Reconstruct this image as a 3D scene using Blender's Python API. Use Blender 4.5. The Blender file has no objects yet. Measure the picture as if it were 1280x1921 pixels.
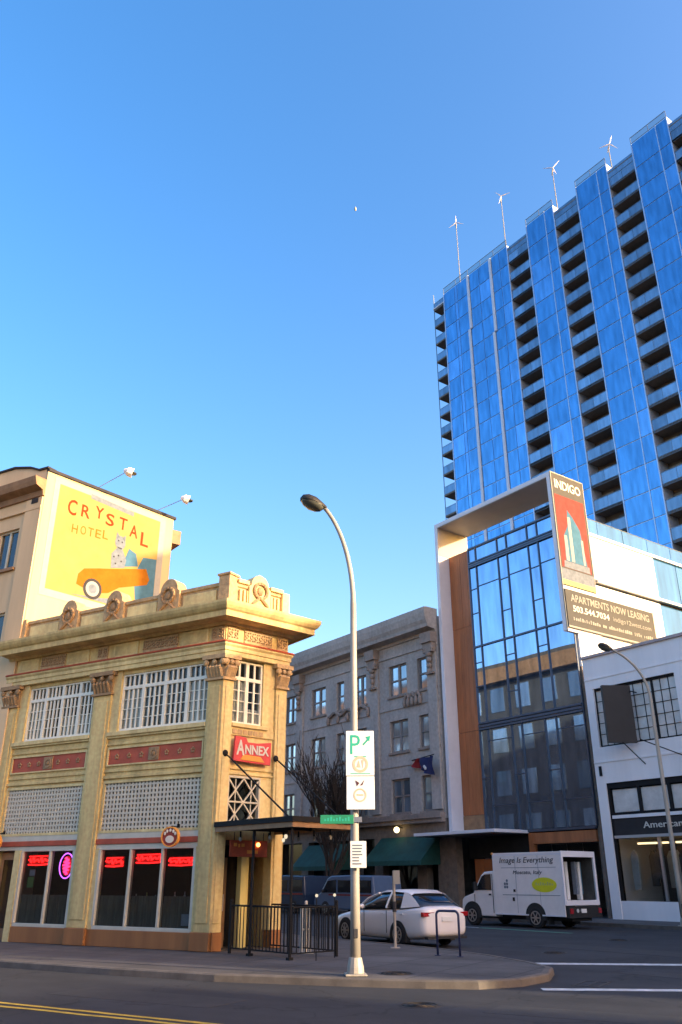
import bpy, math, random
from mathutils import Vector, Matrix, noise
random.seed(7)
R = math.radians
ORD = ['first', 'second', 'third', 'fourth', 'fifth', 'sixth', 'seventh', 'eighth', 'ninth', 'tenth', 'eleventh', 'twelfth', 'thirteenth', 'fourteenth']
scene = bpy.context.scene
col = scene.collection

# ---------------------------------------------------------------- camera, sky, sun, exposure
cam_d = bpy.data.cameras.new('camera'); cam = bpy.data.objects.new('camera', cam_d); col.objects.link(cam)
cam.location = (0, 0, 1.75); cam.rotation_euler = (R(90 + 24), 0, 0)
cam_d.sensor_fit = 'VERTICAL'; cam_d.sensor_height = 36; cam_d.lens = 36 * 1550 / 1921
cam_d.clip_start = .1; cam_d.clip_end = 3000
scene.camera = cam
SUN_AZ, SUN_EL = 117.0, 13.5          # clockwise from +Y, above the horizon
world = bpy.data.worlds.new('World'); scene.world = world; world.use_nodes = True
wn = world.node_tree; wn.nodes.clear()
sky = wn.nodes.new('ShaderNodeTexSky'); sky.sky_type = 'NISHITA'; sky.sun_disc = False
sky.sun_elevation = R(SUN_EL); sky.sun_rotation = R(SUN_AZ)
sky.air_density = 1.0; sky.dust_density = 4.0; sky.ozone_density = 1.0; sky.altitude = 50
bg = wn.nodes.new('ShaderNodeBackground'); bg.inputs[1].default_value = .15
wo = wn.nodes.new('ShaderNodeOutputWorld')
hs_ = wn.nodes.new('ShaderNodeHueSaturation'); hs_.inputs['Saturation'].default_value = 1.50; wn.links.new(sky.outputs[0], hs_.inputs['Color']); 
tn_ = wn.nodes.new('ShaderNodeMix'); tn_.data_type = 'RGBA'; tn_.blend_type = 'MULTIPLY'; tn_.inputs[0].default_value = 1; tn_.inputs[7].default_value = (.95, .82, .88, 1)   # camera white balance
wn.links.new(hs_.outputs[0], tn_.inputs[6]); wn.links.new(tn_.outputs[2], bg.inputs[0]); wn.links.new(bg.outputs[0], wo.inputs[0])
sd = bpy.data.lights.new('sun', 'SUN'); sd.energy = 2.0; sd.angle = R(.5); sd.color = (1, .82, .57)
so = bpy.data.objects.new('sun', sd); col.objects.link(so)
sdir = Vector((math.sin(R(SUN_AZ)) * math.cos(R(SUN_EL)), math.cos(R(SUN_AZ)) * math.cos(R(SUN_EL)), math.sin(R(SUN_EL))))
so.rotation_euler = sdir.to_track_quat('Z', 'Y').to_euler(); so.location = sdir * 100
vs = scene.view_settings; vs.view_transform = 'Standard'; vs.look = 'None'; vs.gamma = 1; vs.use_curve_mapping = False
vs.exposure = 2.15
scene.render.engine = 'CYCLES'
scene.cycles.max_bounces = 8; scene.cycles.transparent_max_bounces = 12

# ---------------------------------------------------------------- materials
MATS = {}
def nmat(name):
    m = bpy.data.materials.new(name); m.use_nodes = True; m.node_tree.nodes.clear()
    nt = m.node_tree; o = nt.nodes.new('ShaderNodeOutputMaterial'); MATS[name] = m
    return m, nt, o
def mat(name, c, rough=.6, metal=0, var=.12, scale=3.0, bump=.0, bscale=30, spec=.5, fine=0, streak=0):
    """plain surface: noise-mottled base colour, optional vertical dirt streaks, optional bump"""
    m, nt, o = nmat(name); L = nt.links.new
    b = nt.nodes.new('ShaderNodeBsdfPrincipled'); L(b.outputs[0], o.inputs[0])
    b.inputs['Roughness'].default_value = rough; b.inputs['Metallic'].default_value = metal
    b.inputs['Specular IOR Level'].default_value = spec
    tc = nt.nodes.new('ShaderNodeTexCoord')
    n = nt.nodes.new('ShaderNodeTexNoise'); n.inputs['Scale'].default_value = scale; n.inputs['Detail'].default_value = 6
    n.inputs['Roughness'].default_value = .65
    src = tc.outputs['Object']
    if streak:
        mp = nt.nodes.new('ShaderNodeMapping'); mp.inputs['Scale'].default_value = (1, 1, .12); L(src, mp.inputs[0]); L(mp.outputs[0], n.inputs[0])
    else: L(src, n.inputs[0])
    r = nt.nodes.new('ShaderNodeValToRGB'); e = r.color_ramp.elements
    e[0].position = .3; e[1].position = .72
    e[0].color = tuple(x * (1 - var * 1.6) for x in c) + (1,); e[1].color = tuple(min(1, x * (1 + var)) for x in c) + (1,)
    L(n.outputs[0], r.inputs[0])
    colr = r.outputs[0]
    if fine:
        n3 = nt.nodes.new('ShaderNodeTexNoise'); n3.inputs['Scale'].default_value = fine; n3.inputs['Detail'].default_value = 3; L(src, n3.inputs[0])
        mx = nt.nodes.new('ShaderNodeMix'); mx.data_type = 'RGBA'; mx.blend_type = 'OVERLAY'; mx.inputs[0].default_value = .35
        L(colr, mx.inputs[6]); L(n3.outputs[0], mx.inputs[7]); colr = mx.outputs[2]
    L(colr, b.inputs['Base Color'])
    if bump:
        n2 = nt.nodes.new('ShaderNodeTexNoise'); n2.inputs['Scale'].default_value = bscale; n2.inputs['Detail'].default_value = 4
        L(src, n2.inputs[0]); bp = nt.nodes.new('ShaderNodeBump'); bp.inputs['Strength'].default_value = bump; bp.inputs['Distance'].default_value = .02
        L(n2.outputs[0], bp.inputs['Height']); L(bp.outputs[0], b.inputs['Normal'])
    return m
def emis(name, c, s):
    m, nt, o = nmat(name); e = nt.nodes.new('ShaderNodeEmission'); e.inputs[0].default_value = (*c, 1); e.inputs[1].default_value = s
    nt.links.new(e.outputs[0], o.inputs[0]); return m
def pane_glass(name, tint=(.8, .85, .85), ior=1.5, rough=.01):
    """window pane: transparent with a fresnel reflection, slightly wavy"""
    m, nt, o = nmat(name); L = nt.links.new
    t = nt.nodes.new('ShaderNodeBsdfTransparent'); t.inputs[0].default_value = (*tint, 1)
    g = nt.nodes.new('ShaderNodeBsdfGlossy'); g.inputs['Roughness'].default_value = rough
    lw = nt.nodes.new('ShaderNodeLayerWeight'); lw.inputs[0].default_value = .5
    pw = nt.nodes.new('ShaderNodeMath'); pw.operation = 'POWER'; pw.inputs[1].default_value = 4; L(lw.outputs['Facing'], pw.inputs[0])
    f0 = ((ior - 1) / (ior + 1)) ** 2
    f = nt.nodes.new('ShaderNodeMath'); f.operation = 'MULTIPLY_ADD'; f.inputs[1].default_value = 1 - f0; f.inputs[2].default_value = f0; L(pw.outputs[0], f.inputs[0])
    mx = nt.nodes.new('ShaderNodeMixShader'); L(f.outputs[0], mx.inputs[0]); L(t.outputs[0], mx.inputs[1]); L(g.outputs[0], mx.inputs[2])
    tc = nt.nodes.new('ShaderNodeTexCoord'); n = nt.nodes.new('ShaderNodeTexNoise'); n.inputs['Scale'].default_value = .9; L(tc.outputs['Object'], n.inputs[0])
    bp = nt.nodes.new('ShaderNodeBump'); bp.inputs['Strength'].default_value = .15; bp.inputs['Distance'].default_value = .01; L(n.outputs[0], bp.inputs['Height'])
    L(bp.outputs[0], g.inputs['Normal'])
    L(mx.outputs[0], o.inputs[0]); return m
def coated_glass(name, c, rough=.03, metal=.9, rnd=.12, wav=.25, wscale=.5):
    """coated curtain-wall glass: tinted mirror, each pane a touch different"""
    m, nt, o = nmat(name); L = nt.links.new
    b = nt.nodes.new('ShaderNodeBsdfPrincipled'); L(b.outputs[0], o.inputs[0])
    b.inputs['Metallic'].default_value = metal; b.inputs['Roughness'].default_value = rough
    oi = nt.nodes.new('ShaderNodeObjectInfo')
    mr = nt.nodes.new('ShaderNodeMapRange'); mr.inputs[3].default_value = 1 - rnd; mr.inputs[4].default_value = 1 + rnd; L(oi.outputs['Random'], mr.inputs[0])
    mx = nt.nodes.new('ShaderNodeMix'); mx.data_type = 'RGBA'; mx.blend_type = 'MULTIPLY'; mx.inputs[0].default_value = 1
    mx.inputs[6].default_value = (*c, 1); cr = nt.nodes.new('ShaderNodeCombineColor')
    for i in range(3): L(mr.outputs[0], cr.inputs[i])
    L(cr.outputs[0], mx.inputs[7])
    tc = nt.nodes.new('ShaderNodeTexCoord')
    mp = nt.nodes.new('ShaderNodeMapping'); mp.inputs['Scale'].default_value = (1.6, 1.6, .25); L(tc.outputs['Object'], mp.inputs[0])
    a4 = nt.nodes.new('ShaderNodeVectorMath'); a4.operation = 'MULTIPLY_ADD'; L(oi.outputs['Random'], a4.inputs[0]); a4.inputs[1].default_value = (61, 23, 41); L(mp.outputs[0], a4.inputs[2])
    n4 = nt.nodes.new('ShaderNodeTexNoise'); n4.inputs['Scale'].default_value = 1.4; n4.inputs['Detail'].default_value = 3; L(a4.outputs[0], n4.inputs[0])
    m4 = nt.nodes.new('ShaderNodeMapRange'); m4.inputs[1].default_value = .3; m4.inputs[2].default_value = .7; m4.inputs[3].default_value = .80; m4.inputs[4].default_value = 1.22; L(n4.outputs[0], m4.inputs[0])
    v4 = nt.nodes.new('ShaderNodeVectorMath'); v4.operation = 'SCALE'; L(mx.outputs[2], v4.inputs[0]); L(m4.outputs[0], v4.inputs['Scale']); L(v4.outputs[0], b.inputs['Base Color']); n = nt.nodes.new('ShaderNodeTexNoise'); n.inputs['Scale'].default_value = wscale; n.inputs['Detail'].default_value = 1
    ad = nt.nodes.new('ShaderNodeVectorMath'); ad.operation = 'MULTIPLY_ADD'; L(oi.outputs['Random'], ad.inputs[0]); ad.inputs[1].default_value = (37, 19, 53); L(tc.outputs['Object'], ad.inputs[2]); L(ad.outputs[0], n.inputs[0])
    bp = nt.nodes.new('ShaderNodeBump'); bp.inputs['Strength'].default_value = wav; bp.inputs['Distance'].default_value = .02; L(n.outputs[0], bp.inputs['Height']); L(bp.outputs[0], b.inputs['Normal'])
    return m

def ground_mat(name, c, brick=False):
    m, nt, o = nmat(name); L = nt.links.new
    b = nt.nodes.new('ShaderNodeBsdfPrincipled'); L(b.outputs[0], o.inputs[0]); b.inputs['Roughness'].default_value = .85; b.inputs['Specular IOR Level'].default_value = .35
    tc = nt.nodes.new('ShaderNodeTexCoord'); mp = nt.nodes.new('ShaderNodeMapping'); mp.inputs['Rotation'].default_value = (0, 0, R(30)); L(tc.outputs['Object'], mp.inputs[0])
    def noise_(scale, det, sc=(1, 1, 1)):
        m2 = nt.nodes.new('ShaderNodeMapping'); m2.inputs['Scale'].default_value = sc; L(mp.outputs[0], m2.inputs[0])
        n = nt.nodes.new('ShaderNodeTexNoise'); n.inputs['Scale'].default_value = scale; n.inputs['Detail'].default_value = det; n.inputs['Roughness'].default_value = .65; L(m2.outputs[0], n.inputs[0]); return n.outputs[0]
    def rng(x, a0, a1, b0, b1):
        r = nt.nodes.new('ShaderNodeMapRange'); L(x, r.inputs[0])
        for i, v in enumerate((a0, a1, b0, b1)): r.inputs[1 + i].default_value = v
        return r.outputs[0]
    def mul(x, y):
        k = nt.nodes.new('ShaderNodeMath'); k.operation = 'MULTIPLY'; L(x, k.inputs[0]); L(y, k.inputs[1]); return k.outputs[0]
    f = mul(rng(noise_(.55, 6), .3, .7, .72, 1.25), rng(noise_(1.2, 4, (.06, 1, 1)), .3, .7, .82, 1.16))      # stains, wheel-worn bands
    f = mul(f, rng(noise_(70, 3), .25, .75, .70, 1.30))                                                       # aggregate
    v = nt.nodes.new('ShaderNodeTexVoronoi'); v.feature = 'DISTANCE_TO_EDGE'; v.inputs['Scale'].default_value = .28 if not brick else .5
    wv = nt.nodes.new('ShaderNodeVectorMath'); wv.operation = 'MULTIPLY_ADD'; nz = nt.nodes.new('ShaderNodeTexNoise'); nz.inputs['Scale'].default_value = 1.3; nz.inputs['Detail'].default_value = 5; L(mp.outputs[0], nz.inputs[0])
    L(nz.outputs['Color'], wv.inputs[0]); wv.inputs[1].default_value = (1.6, 1.6, 0); L(mp.outputs[0], wv.inputs[2]); L(wv.outputs[0], v.inputs[0])
    f = mul(f, rng(v.outputs[0], .0, .010, .45 if not brick else .7, 1.0))                                    # cracks
    if brick:
        br = nt.nodes.new('ShaderNodeTexBrick'); br.offset = 0; L(mp.outputs[0], br.inputs[0]); br.inputs['Scale'].default_value = 1; br.inputs['Brick Width'].default_value = 1.5; br.inputs['Row Height'].default_value = 1.5; br.inputs['Mortar Size'].default_value = .016
        br.inputs['Color1'].default_value = (1, 1, 1, 1); br.inputs['Color2'].default_value = (.86, .86, .86, 1); br.inputs['Mortar'].default_value = (.35, .35, .35, 1)
        sp_ = nt.nodes.new('ShaderNodeSeparateColor'); L(br.outputs[0], sp_.inputs[0]); f = mul(f, sp_.outputs[0])
    sc = nt.nodes.new('ShaderNodeVectorMath'); sc.operation = 'SCALE'; sc.inputs[0].default_value = c; L(f, sc.inputs['Scale']); L(sc.outputs[0], b.inputs['Base Color'])
    bp = nt.nodes.new('ShaderNodeBump'); bp.inputs['Strength'].default_value = .45; bp.inputs['Distance'].default_value = .01; L(noise_(90, 3), bp.inputs['Height']); L(bp.outputs[0], b.inputs['Normal'])
    return m
ground_mat('asphalt', (.036, .036, .039)); ground_mat('concrete_walk', (.112, .101, .094), True)
mat('asphalt_patch', (.034, .033, .034), .8, var=.2, scale=2, bump=.4, bscale=90, fine=140)
mat('iron', (.045, .04, .036), .6, metal=.5, var=.2, scale=20, bump=.4, bscale=60)
mat('kerb', (.135, .113, .092), .8, var=.25, scale=2, bump=.3, bscale=40)
mat('line_white', (.62, .62, .60), .7, var=.25, scale=5, fine=60)
mat('line_yellow', (.62, .40, .04), .7, var=.25, scale=5, fine=60)
mat('line_green', (.10, .36, .22), .7, var=.3, scale=3, fine=60)
# annex
mat('tan', (.68, .50, .20), .75, fine=9, var=.22, scale=1.6, bump=.12, bscale=25, streak=1)
mat('tan_light', (.73, .565, .25), .75, fine=9, var=.20, scale=1.5, bump=.1, streak=1)
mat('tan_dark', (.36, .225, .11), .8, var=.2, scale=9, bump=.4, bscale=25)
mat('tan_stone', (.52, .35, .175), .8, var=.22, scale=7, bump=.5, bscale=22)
mat('plinth_brown', (.34, .135, .038), .6, var=.18, scale=2, bump=.1, streak=1)
mat('oxide_red', (.46, .085, .035), .65, var=.18, scale=3, bump=.1)
mat('sash_white', (.84, .80, .66), .5, var=.06, scale=4)
mat('lattice_white', (.62, .56, .42), .55, var=.08, scale=5)
mat('frame_cream', (.60, .55, .42), .5, var=.08)
mat('curtain_white', (.68, .66, .58), .9, var=.15, scale=6, streak=1)
mat('curtain_grey', (.30, .28, .20), .95, var=.25, scale=9, streak=1)
mat('dark_room', (.018, .017, .016), .9, var=.3, scale=2)  # gloom of unlit interiors put into the colour
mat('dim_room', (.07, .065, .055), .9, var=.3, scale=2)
mat('roofing', (.10, .095, .09), .9, var=.2)
mat('pale_yellow', (.75, .62, .22), .5, var=.08, streak=1)
# hotel
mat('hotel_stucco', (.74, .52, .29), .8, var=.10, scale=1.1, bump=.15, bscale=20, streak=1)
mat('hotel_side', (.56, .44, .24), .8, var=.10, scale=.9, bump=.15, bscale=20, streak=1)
mat('hotel_brown', (.34, .19, .09), .7, var=.2, scale=3)
mat('mural_white', (0.340, 0.333, 0.311), 1, spec=0, var=.06)
mat('mural_yellow', (.37, .275, .095), 1, spec=0, var=.08, scale=1.5)
mat('mural_red', (0.192, 0.041, 0.015), 1, spec=0, var=.1)
mat('mural_blue', (0.074, 0.170, 0.252), 1, spec=0, var=.12)
mat('mural_orange', (0.340, 0.126, 0.015), 1, spec=0, var=.12, scale=2)
mat('mural_grey', (0.185, 0.207, 0.237), 1, spec=0, var=.15, scale=6)
mat('mural_dark', (0.059, 0.056, 0.059), 1, spec=0, var=.1)
# grey building
mat('grey_stone', (.44, .39, .345), .85, fine=5, var=.15, scale=.8, bump=.2, bscale=18, streak=1)
mat('grey_stone_dark', (.31, .245, .20), .85, var=.18, scale=3, bump=.3, bscale=14)
mat('window_wood', (.24, .21, .19), .6, var=.1)
mat('awning_green', (.012, .075, .060), .8, var=.2, scale=2)
mat('dark_stone', (.07, .07, .075), .85, var=.15, scale=1)
mat('brick_dim', (.22, .17, .13), .85, var=.2, scale=3)
coated_glass('old_glass', (.36, .44, .52), .06, .70, .35, .4, .8)
# glass building and tower
mat('metal_white', (.78, .75, .76), .45, metal=.0, var=.05, scale=1)
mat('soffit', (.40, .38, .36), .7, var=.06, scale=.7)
mat('wood', (.44, .15, .05), .55, var=.22, scale=2.5, streak=1)
coated_glass('curtain_glass', (.30, .42, .58), .015, .92, .06, .22, .35)
coated_glass('tower_glass', (.15, .34, .54), .06, .92, .06, .10, .3)
coated_glass('tower_glass_pale', (.22, .42, .65), .14, .90, .06, .1, .3)
coated_glass('side_glass', (.04, .15, .28), .05, .35, .10, .1, .3)
mat('mullion', (.10, .12, .16), .4, metal=.6, var=.1)
mat('mullion_light', (.55, .64, .78), .4, metal=.5, var=.08)
mat('fin_white', (.72, .76, .84), .4, var=.05)
mat('slab', (.17, .14, .11), .8, var=.15)
mat('guard_frame', (.20, .24, .28), .4, metal=.6, var=.05)
mat('balcony_wall', (.16, .12, .085), .8, var=.3, scale=.5)
mat('balcony_blind', (.36, .32, .26), .8, var=.25, scale=.6)
mat('white_panel', (.82, .82, .83), .4, var=.03, scale=.6)
mat('black_metal', (.013, .013, .014), .7, var=.15, spec=.2)
coated_glass('guard_glass', (.22, .32, .42), .22, .6, .25, .1, .4)
# white building
mat('white_paint', (.84, .80, .78), .75, var=.06, scale=.9, bump=.15, bscale=14, streak=1)
mat('coping', (.42, .34, .33), .7, var=.12)
mat('frost_glass', (.62, .63, .60), .25, var=.14, scale=1.6, spec=.6)
mat('panel_black', (.014, .014, .016), .6, var=.2, scale=2)
pane_glass('shop_glass', (.82, .84, .84), 1.5)
pane_glass('dark_pane', (.62, .66, .68), 1.55)
# street things
mat('galv', (.40, .36, .30), .6, metal=.2, var=.16, scale=5, bump=.05, streak=1)
mat('sign_white', (.80, .79, .74), .5, var=.04)
mat('sign_green', (.02, .25, .12), .5, var=.08)
mat('sign_teal', (.03, .42, .27), .5, var=.05)
mat('sign_tan', (.62, .49, .33), .5, var=.1, scale=12)
mat('sign_maroon', (.10, .03, .03), .5, var=.05)
mat('sign_grey', (0.102, 0.099, 0.091), 1, spec=0, var=.05)
mat('sign_red', (0.248, 0.064, 0.056), 1, spec=0, var=.1)
mat('annex_red', (.62, .05, .06), .5, var=.08)
mat('sign_orange', (.75, .32, .05), .5, var=.1)
mat('sign_letter', (0.624, 0.600, 0.528), 1, spec=0, var=.03)
mat('letter_grey', (0.334, 0.323, 0.280), 1, spec=0, var=.03)
mat('sign_lime', (0.496, 0.528, 0.176), 1, spec=0, var=.06)
mat('lamp_glass', (.10, .10, .08), .25, var=.1)
mat('car_white', (.85, .80, .76), .22, var=.02, spec=.6)
mat('truck_white', (.84, .77, .72), .35, var=.05, scale=2)
mat('car_blue', (.025, .045, .085), .25, var=.03, spec=.6)
mat('van_shade_blue', (.09, .14, .23), .3, var=.05, spec=.6)  # blue of open shade and sky reflection put into the paint
mat('car_glass', (.012, .016, .020), .04, var=.1, spec=.8)
mat('tyre', (.016, .016, .016), .85, var=.1)
mat('rim', (.42, .41, .39), .35, metal=.7, var=.1)
mat('rubber', (.02, .02, .02), .7, var=.1)
mat('tail_red', (.35, .012, .015), .2, var=.1)
mat('head_clear', (.55, .55, .52), .15, var=.05)
mat('steel', (.50, .50, .50), .35, metal=.8, var=.1)
mat('rack_blue', (.025, .035, .09), .5, var=.1)
mat('bark', (.05, .036, .026), .9, var=.3, scale=12, bump=.5, bscale=30)
mat('flag_red', (.35, .03, .035), .8, var=.1)
mat('flag_blue', (.02, .03, .12), .8, var=.1)
mat('flag_white', (.6, .6, .6), .8, var=.05)
mat('yellow_sign', (.72, .68, .02), .5, var=.06)
mat('moon', (.35, .35, .35), 1, var=.1)
mat('paper', (.62, .62, .58), .8, var=.1)
mat('paper_green', (.30, .45, .12), .8, var=.1)
mat('cloth_tan', (.33, .27, .20), .9, var=.3, scale=3)
mat('cloth_white', (.6, .58, .55), .9, var=.15, scale=5)
mat('bottle_blue', (.08, .16, .30), .2, var=.2, scale=8)
emis('neon_red', (1, .012, .012), 1.9)
emis('neon_violet', (.62, .12, 1), 1.4)
emis('neon_pink', (1, .02, .10), 2.6)
emis('bulb', (1, .86, .62), .22)
emis('lamp_lit', (1, .82, .42), 1.2)
emis('bulb_orange', (1, .42, .10), 1.3)
emis('shop_light', (1, .74, .38), .7)
emis('shop_light_soft', (1, .70, .40), .30)

# ---------------------------------------------------------------- mesh helpers
class MB:
    def __init__(s): s.v = []; s.f = []
    def add(s, vs, fs):
        k = len(s.v); s.v += [tuple(p) for p in vs]; s.f += [tuple(i + k for i in f) for f in fs]; return s
    def box(s, x0, x1, y0, y1, z0, z1):
        vs = [(x, y, z) for z in (z0, z1) for y in (y0, y1) for x in (x0, x1)]
        return s.add(vs, [(0, 2, 3, 1), (4, 5, 7, 6), (0, 1, 5, 4), (2, 6, 7, 3), (0, 4, 6, 2), (1, 3, 7, 5)])
    def prism(s, poly, z0, z1):
        n = len(poly)
        a = sum(poly[i][0] * poly[(i + 1) % n][1] - poly[(i + 1) % n][0] * poly[i][1] for i in range(n))
        if a < 0: poly = poly[::-1]
        vs = [(x, y, z0) for x, y in poly] + [(x, y, z1) for x, y in poly]
        return s.add(vs, [tuple(range(n))[::-1], tuple(range(n, 2 * n))] + [(i, (i + 1) % n, n + (i + 1) % n, n + i) for i in range(n)])
    def plate(s, poly, y0, y1):            # polygon in xz, thickness along y
        n = len(poly)
        a = sum(poly[i][0] * poly[(i + 1) % n][1] - poly[(i + 1) % n][0] * poly[i][1] for i in range(n))
        if a < 0: poly = poly[::-1]
        vs = [(x, y0, z) for x, z in poly] + [(x, y1, z) for x, z in poly]
        return s.add(vs, [tuple(range(n)), tuple(range(n, 2 * n))[::-1]] + [((i + 1) % n, i, n + i, n + (i + 1) % n) for i in range(n)])
    def side(s, poly, x0, x1):             # polygon in yz, thickness along x
        n = len(poly)
        a = sum(poly[i][0] * poly[(i + 1) % n][1] - poly[(i + 1) % n][0] * poly[i][1] for i in range(n))
        if a < 0: poly = poly[::-1]
        vs = [(x0, y, z) for y, z in poly] + [(x1, y, z) for y, z in poly]
        return s.add(vs, [tuple(range(n))[::-1], tuple(range(n, 2 * n))] + [(i, (i + 1) % n, n + (i + 1) % n, n + i) for i in range(n)])
    def disc(s, cx, cz, r, y0, y1, n=20, rz=None):
        rz = rz or r
        return s.plate([(cx + r * math.cos(i * math.tau / n), cz + rz * math.sin(i * math.tau / n)) for i in range(n)], y0, y1)
    def ring(s, cx, cz, r0, r1, y0, y1, n=24, k=1.0):
        vs = []; fs = []
        for i in range(n):
            c, t = math.cos(i * math.tau / n), math.sin(i * math.tau / n)
            vs += [(cx + r0 * c, y0, cz + r0 * k * t), (cx + r1 * c, y0, cz + r1 * k * t), (cx + r1 * c, y1, cz + r1 * k * t), (cx + r0 * c, y1, cz + r0 * k * t)]
            a, b2 = 4 * i, 4 * ((i + 1) % n)
            for j in range(4): fs.append((a + j, a + (j + 1) % 4, b2 + (j + 1) % 4, b2 + j))
        return s.add(vs, fs)
    def tube(s, path, r, n=8, cap=True):
        path = [Vector(p) for p in path]; m = len(path)
        rr = r if isinstance(r, (list, tuple)) else [r] * m
        vs = []; fs = []; u = None
        for i, p in enumerate(path):
            t = (path[min(i + 1, m - 1)] - path[max(i - 1, 0)]).normalized()
            if u is None:
                u = t.orthogonal().normalized()
            else:
                u = (u - t * u.dot(t)).normalized()
            w = t.cross(u)
            for j in range(n):
                a = j * math.tau / n; vs.append(p + (u * math.cos(a) + w * math.sin(a)) * rr[i])
        for i in range(m - 1):
            for j in range(n):
                fs.append((i * n + j, i * n + (j + 1) % n, (i + 1) * n + (j + 1) % n, (i + 1) * n + j))
        if cap: fs += [tuple(range(n))[::-1], tuple(range((m - 1) * n, m * n))]
        return s.add(vs, fs)
    def cyl(s, p, q, r, n=16): return s.tube([p, q], r, n)
    def ball(s, c, rx, ry=None, rz=None, n=10, m=6):
        ry = ry or rx; rz = rz or rx; vs = [(c[0], c[1], c[2] - rz)]; fs = []
        for i in range(1, m):
            a = -math.pi / 2 + math.pi * i / m
            for j in range(n):
                b2 = j * math.tau / n; vs.append((c[0] + rx * math.cos(a) * math.cos(b2), c[1] + ry * math.cos(a) * math.sin(b2), c[2] + rz * math.sin(a)))
        vs.append((c[0], c[1], c[2] + rz)); e = len(vs) - 1
        for j in range(n):
            fs.append((0, 1 + (j + 1) % n, 1 + j)); fs.append((e, e - n + j, e - n + (j + 1) % n))
            for i in range(m - 2): fs.append((1 + i * n + j, 1 + i * n + (j + 1) % n, 1 + (i + 1) * n + (j + 1) % n, 1 + (i + 1) * n + j))
        return s.add(vs, fs)
    def loft(s, rings, closed=True, caps=True):
        n = len(rings[0]); vs = [p for r in rings for p in r]; fs = []
        for i in range(len(rings) - 1):
            for j in range(n if closed else n - 1):
                fs.append((i * n + j, i * n + (j + 1) % n, (i + 1) * n + (j + 1) % n, (i + 1) * n + j))
        if caps: fs += [tuple(range(n))[::-1], tuple(range((len(rings) - 1) * n, len(rings) * n))]
        return s.add(vs, fs)
    def sweep(s, path, prof, close_back=True):
        """profile [(out, z)] swept along a plan polyline, mitred; out is to the right of travel"""
        P = [Vector(p) for p in path]; rings = []
        for i, p in enumerate(P):
            d0 = (P[i] - P[i - 1]).normalized() if i else None
            d1 = (P[i + 1] - P[i]).normalized() if i < len(P) - 1 else None
            d0 = d0 or d1; d1 = d1 or d0
            n0 = Vector((d0.y, -d0.x)); n1 = Vector((d1.y, -d1.x)); b2 = (n0 + n1).normalized(); k = 1 / max(.25, b2.dot(n0))
            rings.append([(p.x + b2.x * k * o, p.y + b2.y * k * o, z) for o, z in prof])
        return s.loft(rings)
    def mesh(s, m, smooth=False, name='m'):
        me = bpy.data.meshes.new(name); me.from_pydata(s.v, [], s.f); me.materials.append(MATS[m] if isinstance(m, str) else m)
        if smooth:
            me.polygons.foreach_set('use_smooth', [True] * len(me.polygons))
        me.update(); return me
def fixnormals(me):
    import bmesh
    bm = bmesh.new(); bm.from_mesh(me); bmesh.ops.recalc_face_normals(bm, faces=bm.faces); bm.to_mesh(me); bm.free()
def part(name, g, m, parent, loc=(0, 0, 0), rz=0, smooth=False, bevel=0, kind=None, label=None, sub=0):
    if isinstance(g, MB): me = g.mesh(m, smooth, name); fixnormals(me)
    else: me = g
    o = bpy.data.objects.new(name, me); col.objects.link(o); o.parent = parent
    o.location = loc; o.rotation_euler = (0, 0, R(rz))
    if bevel:
        b = o.modifiers.new('bevel', 'BEVEL'); b.width = bevel; b.segments = 2; b.limit_method = 'ANGLE'; b.angle_limit = R(40)
    if sub:
        b = o.modifiers.new('sub', 'SUBSURF'); b.levels = sub; b.render_levels = sub
    if smooth:
        b = None
    if kind: o['kind'] = kind
    if label: o['label'] = label
    return o
def root(name, label, cat, loc=(0, 0, 0), rz=0, group=None):
    o = bpy.data.objects.new(name, None); col.objects.link(o); o.empty_display_size = .3
    o.location = loc; o.rotation_euler = (0, 0, R(rz)); o['label'] = label; o['category'] = cat
    if group: o['group'] = group
    return o
def struct(name, g, m, loc=(0, 0, 0), rz=0, label=None):
    o = part(name, g, m, None, loc, rz); o['kind'] = 'structure'
    if label: o['label'] = label
    return o
def single(name, g, m, label, cat, loc=(0, 0, 0), rz=0, smooth=False, group=None, bevel=0):
    o = part(name, g, m, None, loc, rz, smooth, bevel); o['label'] = label; o['category'] = cat
    if group: o['group'] = group
    return o
FONT = {}
def text(s, size, depth=.02, shear=0, bold=0):
    """letters as a mesh builder in the xz plane, origin at the left of the baseline, facing -y"""
    cu = bpy.data.curves.new('t', 'FONT'); cu.body = s; cu.size = size; cu.extrude = depth / 2; cu.shear = shear; cu.offset = bold; cu.resolution_u = 3
    ob = bpy.data.objects.new('t', cu); me = bpy.data.meshes.new_from_object(ob)
    g = MB(); g.add([(v.co.x, -v.co.z, v.co.y) for v in me.vertices], [tuple(p.vertices) for p in me.polygons])
    bpy.data.objects.remove(ob); bpy.data.curves.remove(cu); bpy.data.meshes.remove(me)
    return g
def fit(g, x0, x1, z0, z1, y=0):
    xs = [v[0] for v in g.v]; zs = [v[2] for v in g.v]; a, b2, c, d = min(xs), max(xs), min(zs), max(zs)
    g.v = [(x0 + (v[0] - a) / (b2 - a) * (x1 - x0), v[1] + y, z0 + (v[2] - c) / (d - c) * (z1 - z0)) for v in g.v]; return g
def turn(g, rz, loc=(0, 0, 0)):
    c, s2 = math.cos(R(rz)), math.sin(R(rz))
    g.v = [(v[0] * c - v[1] * s2 + loc[0], v[0] * s2 + v[1] * c + loc[1], v[2] + loc[2]) for v in g.v]; return g

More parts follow.
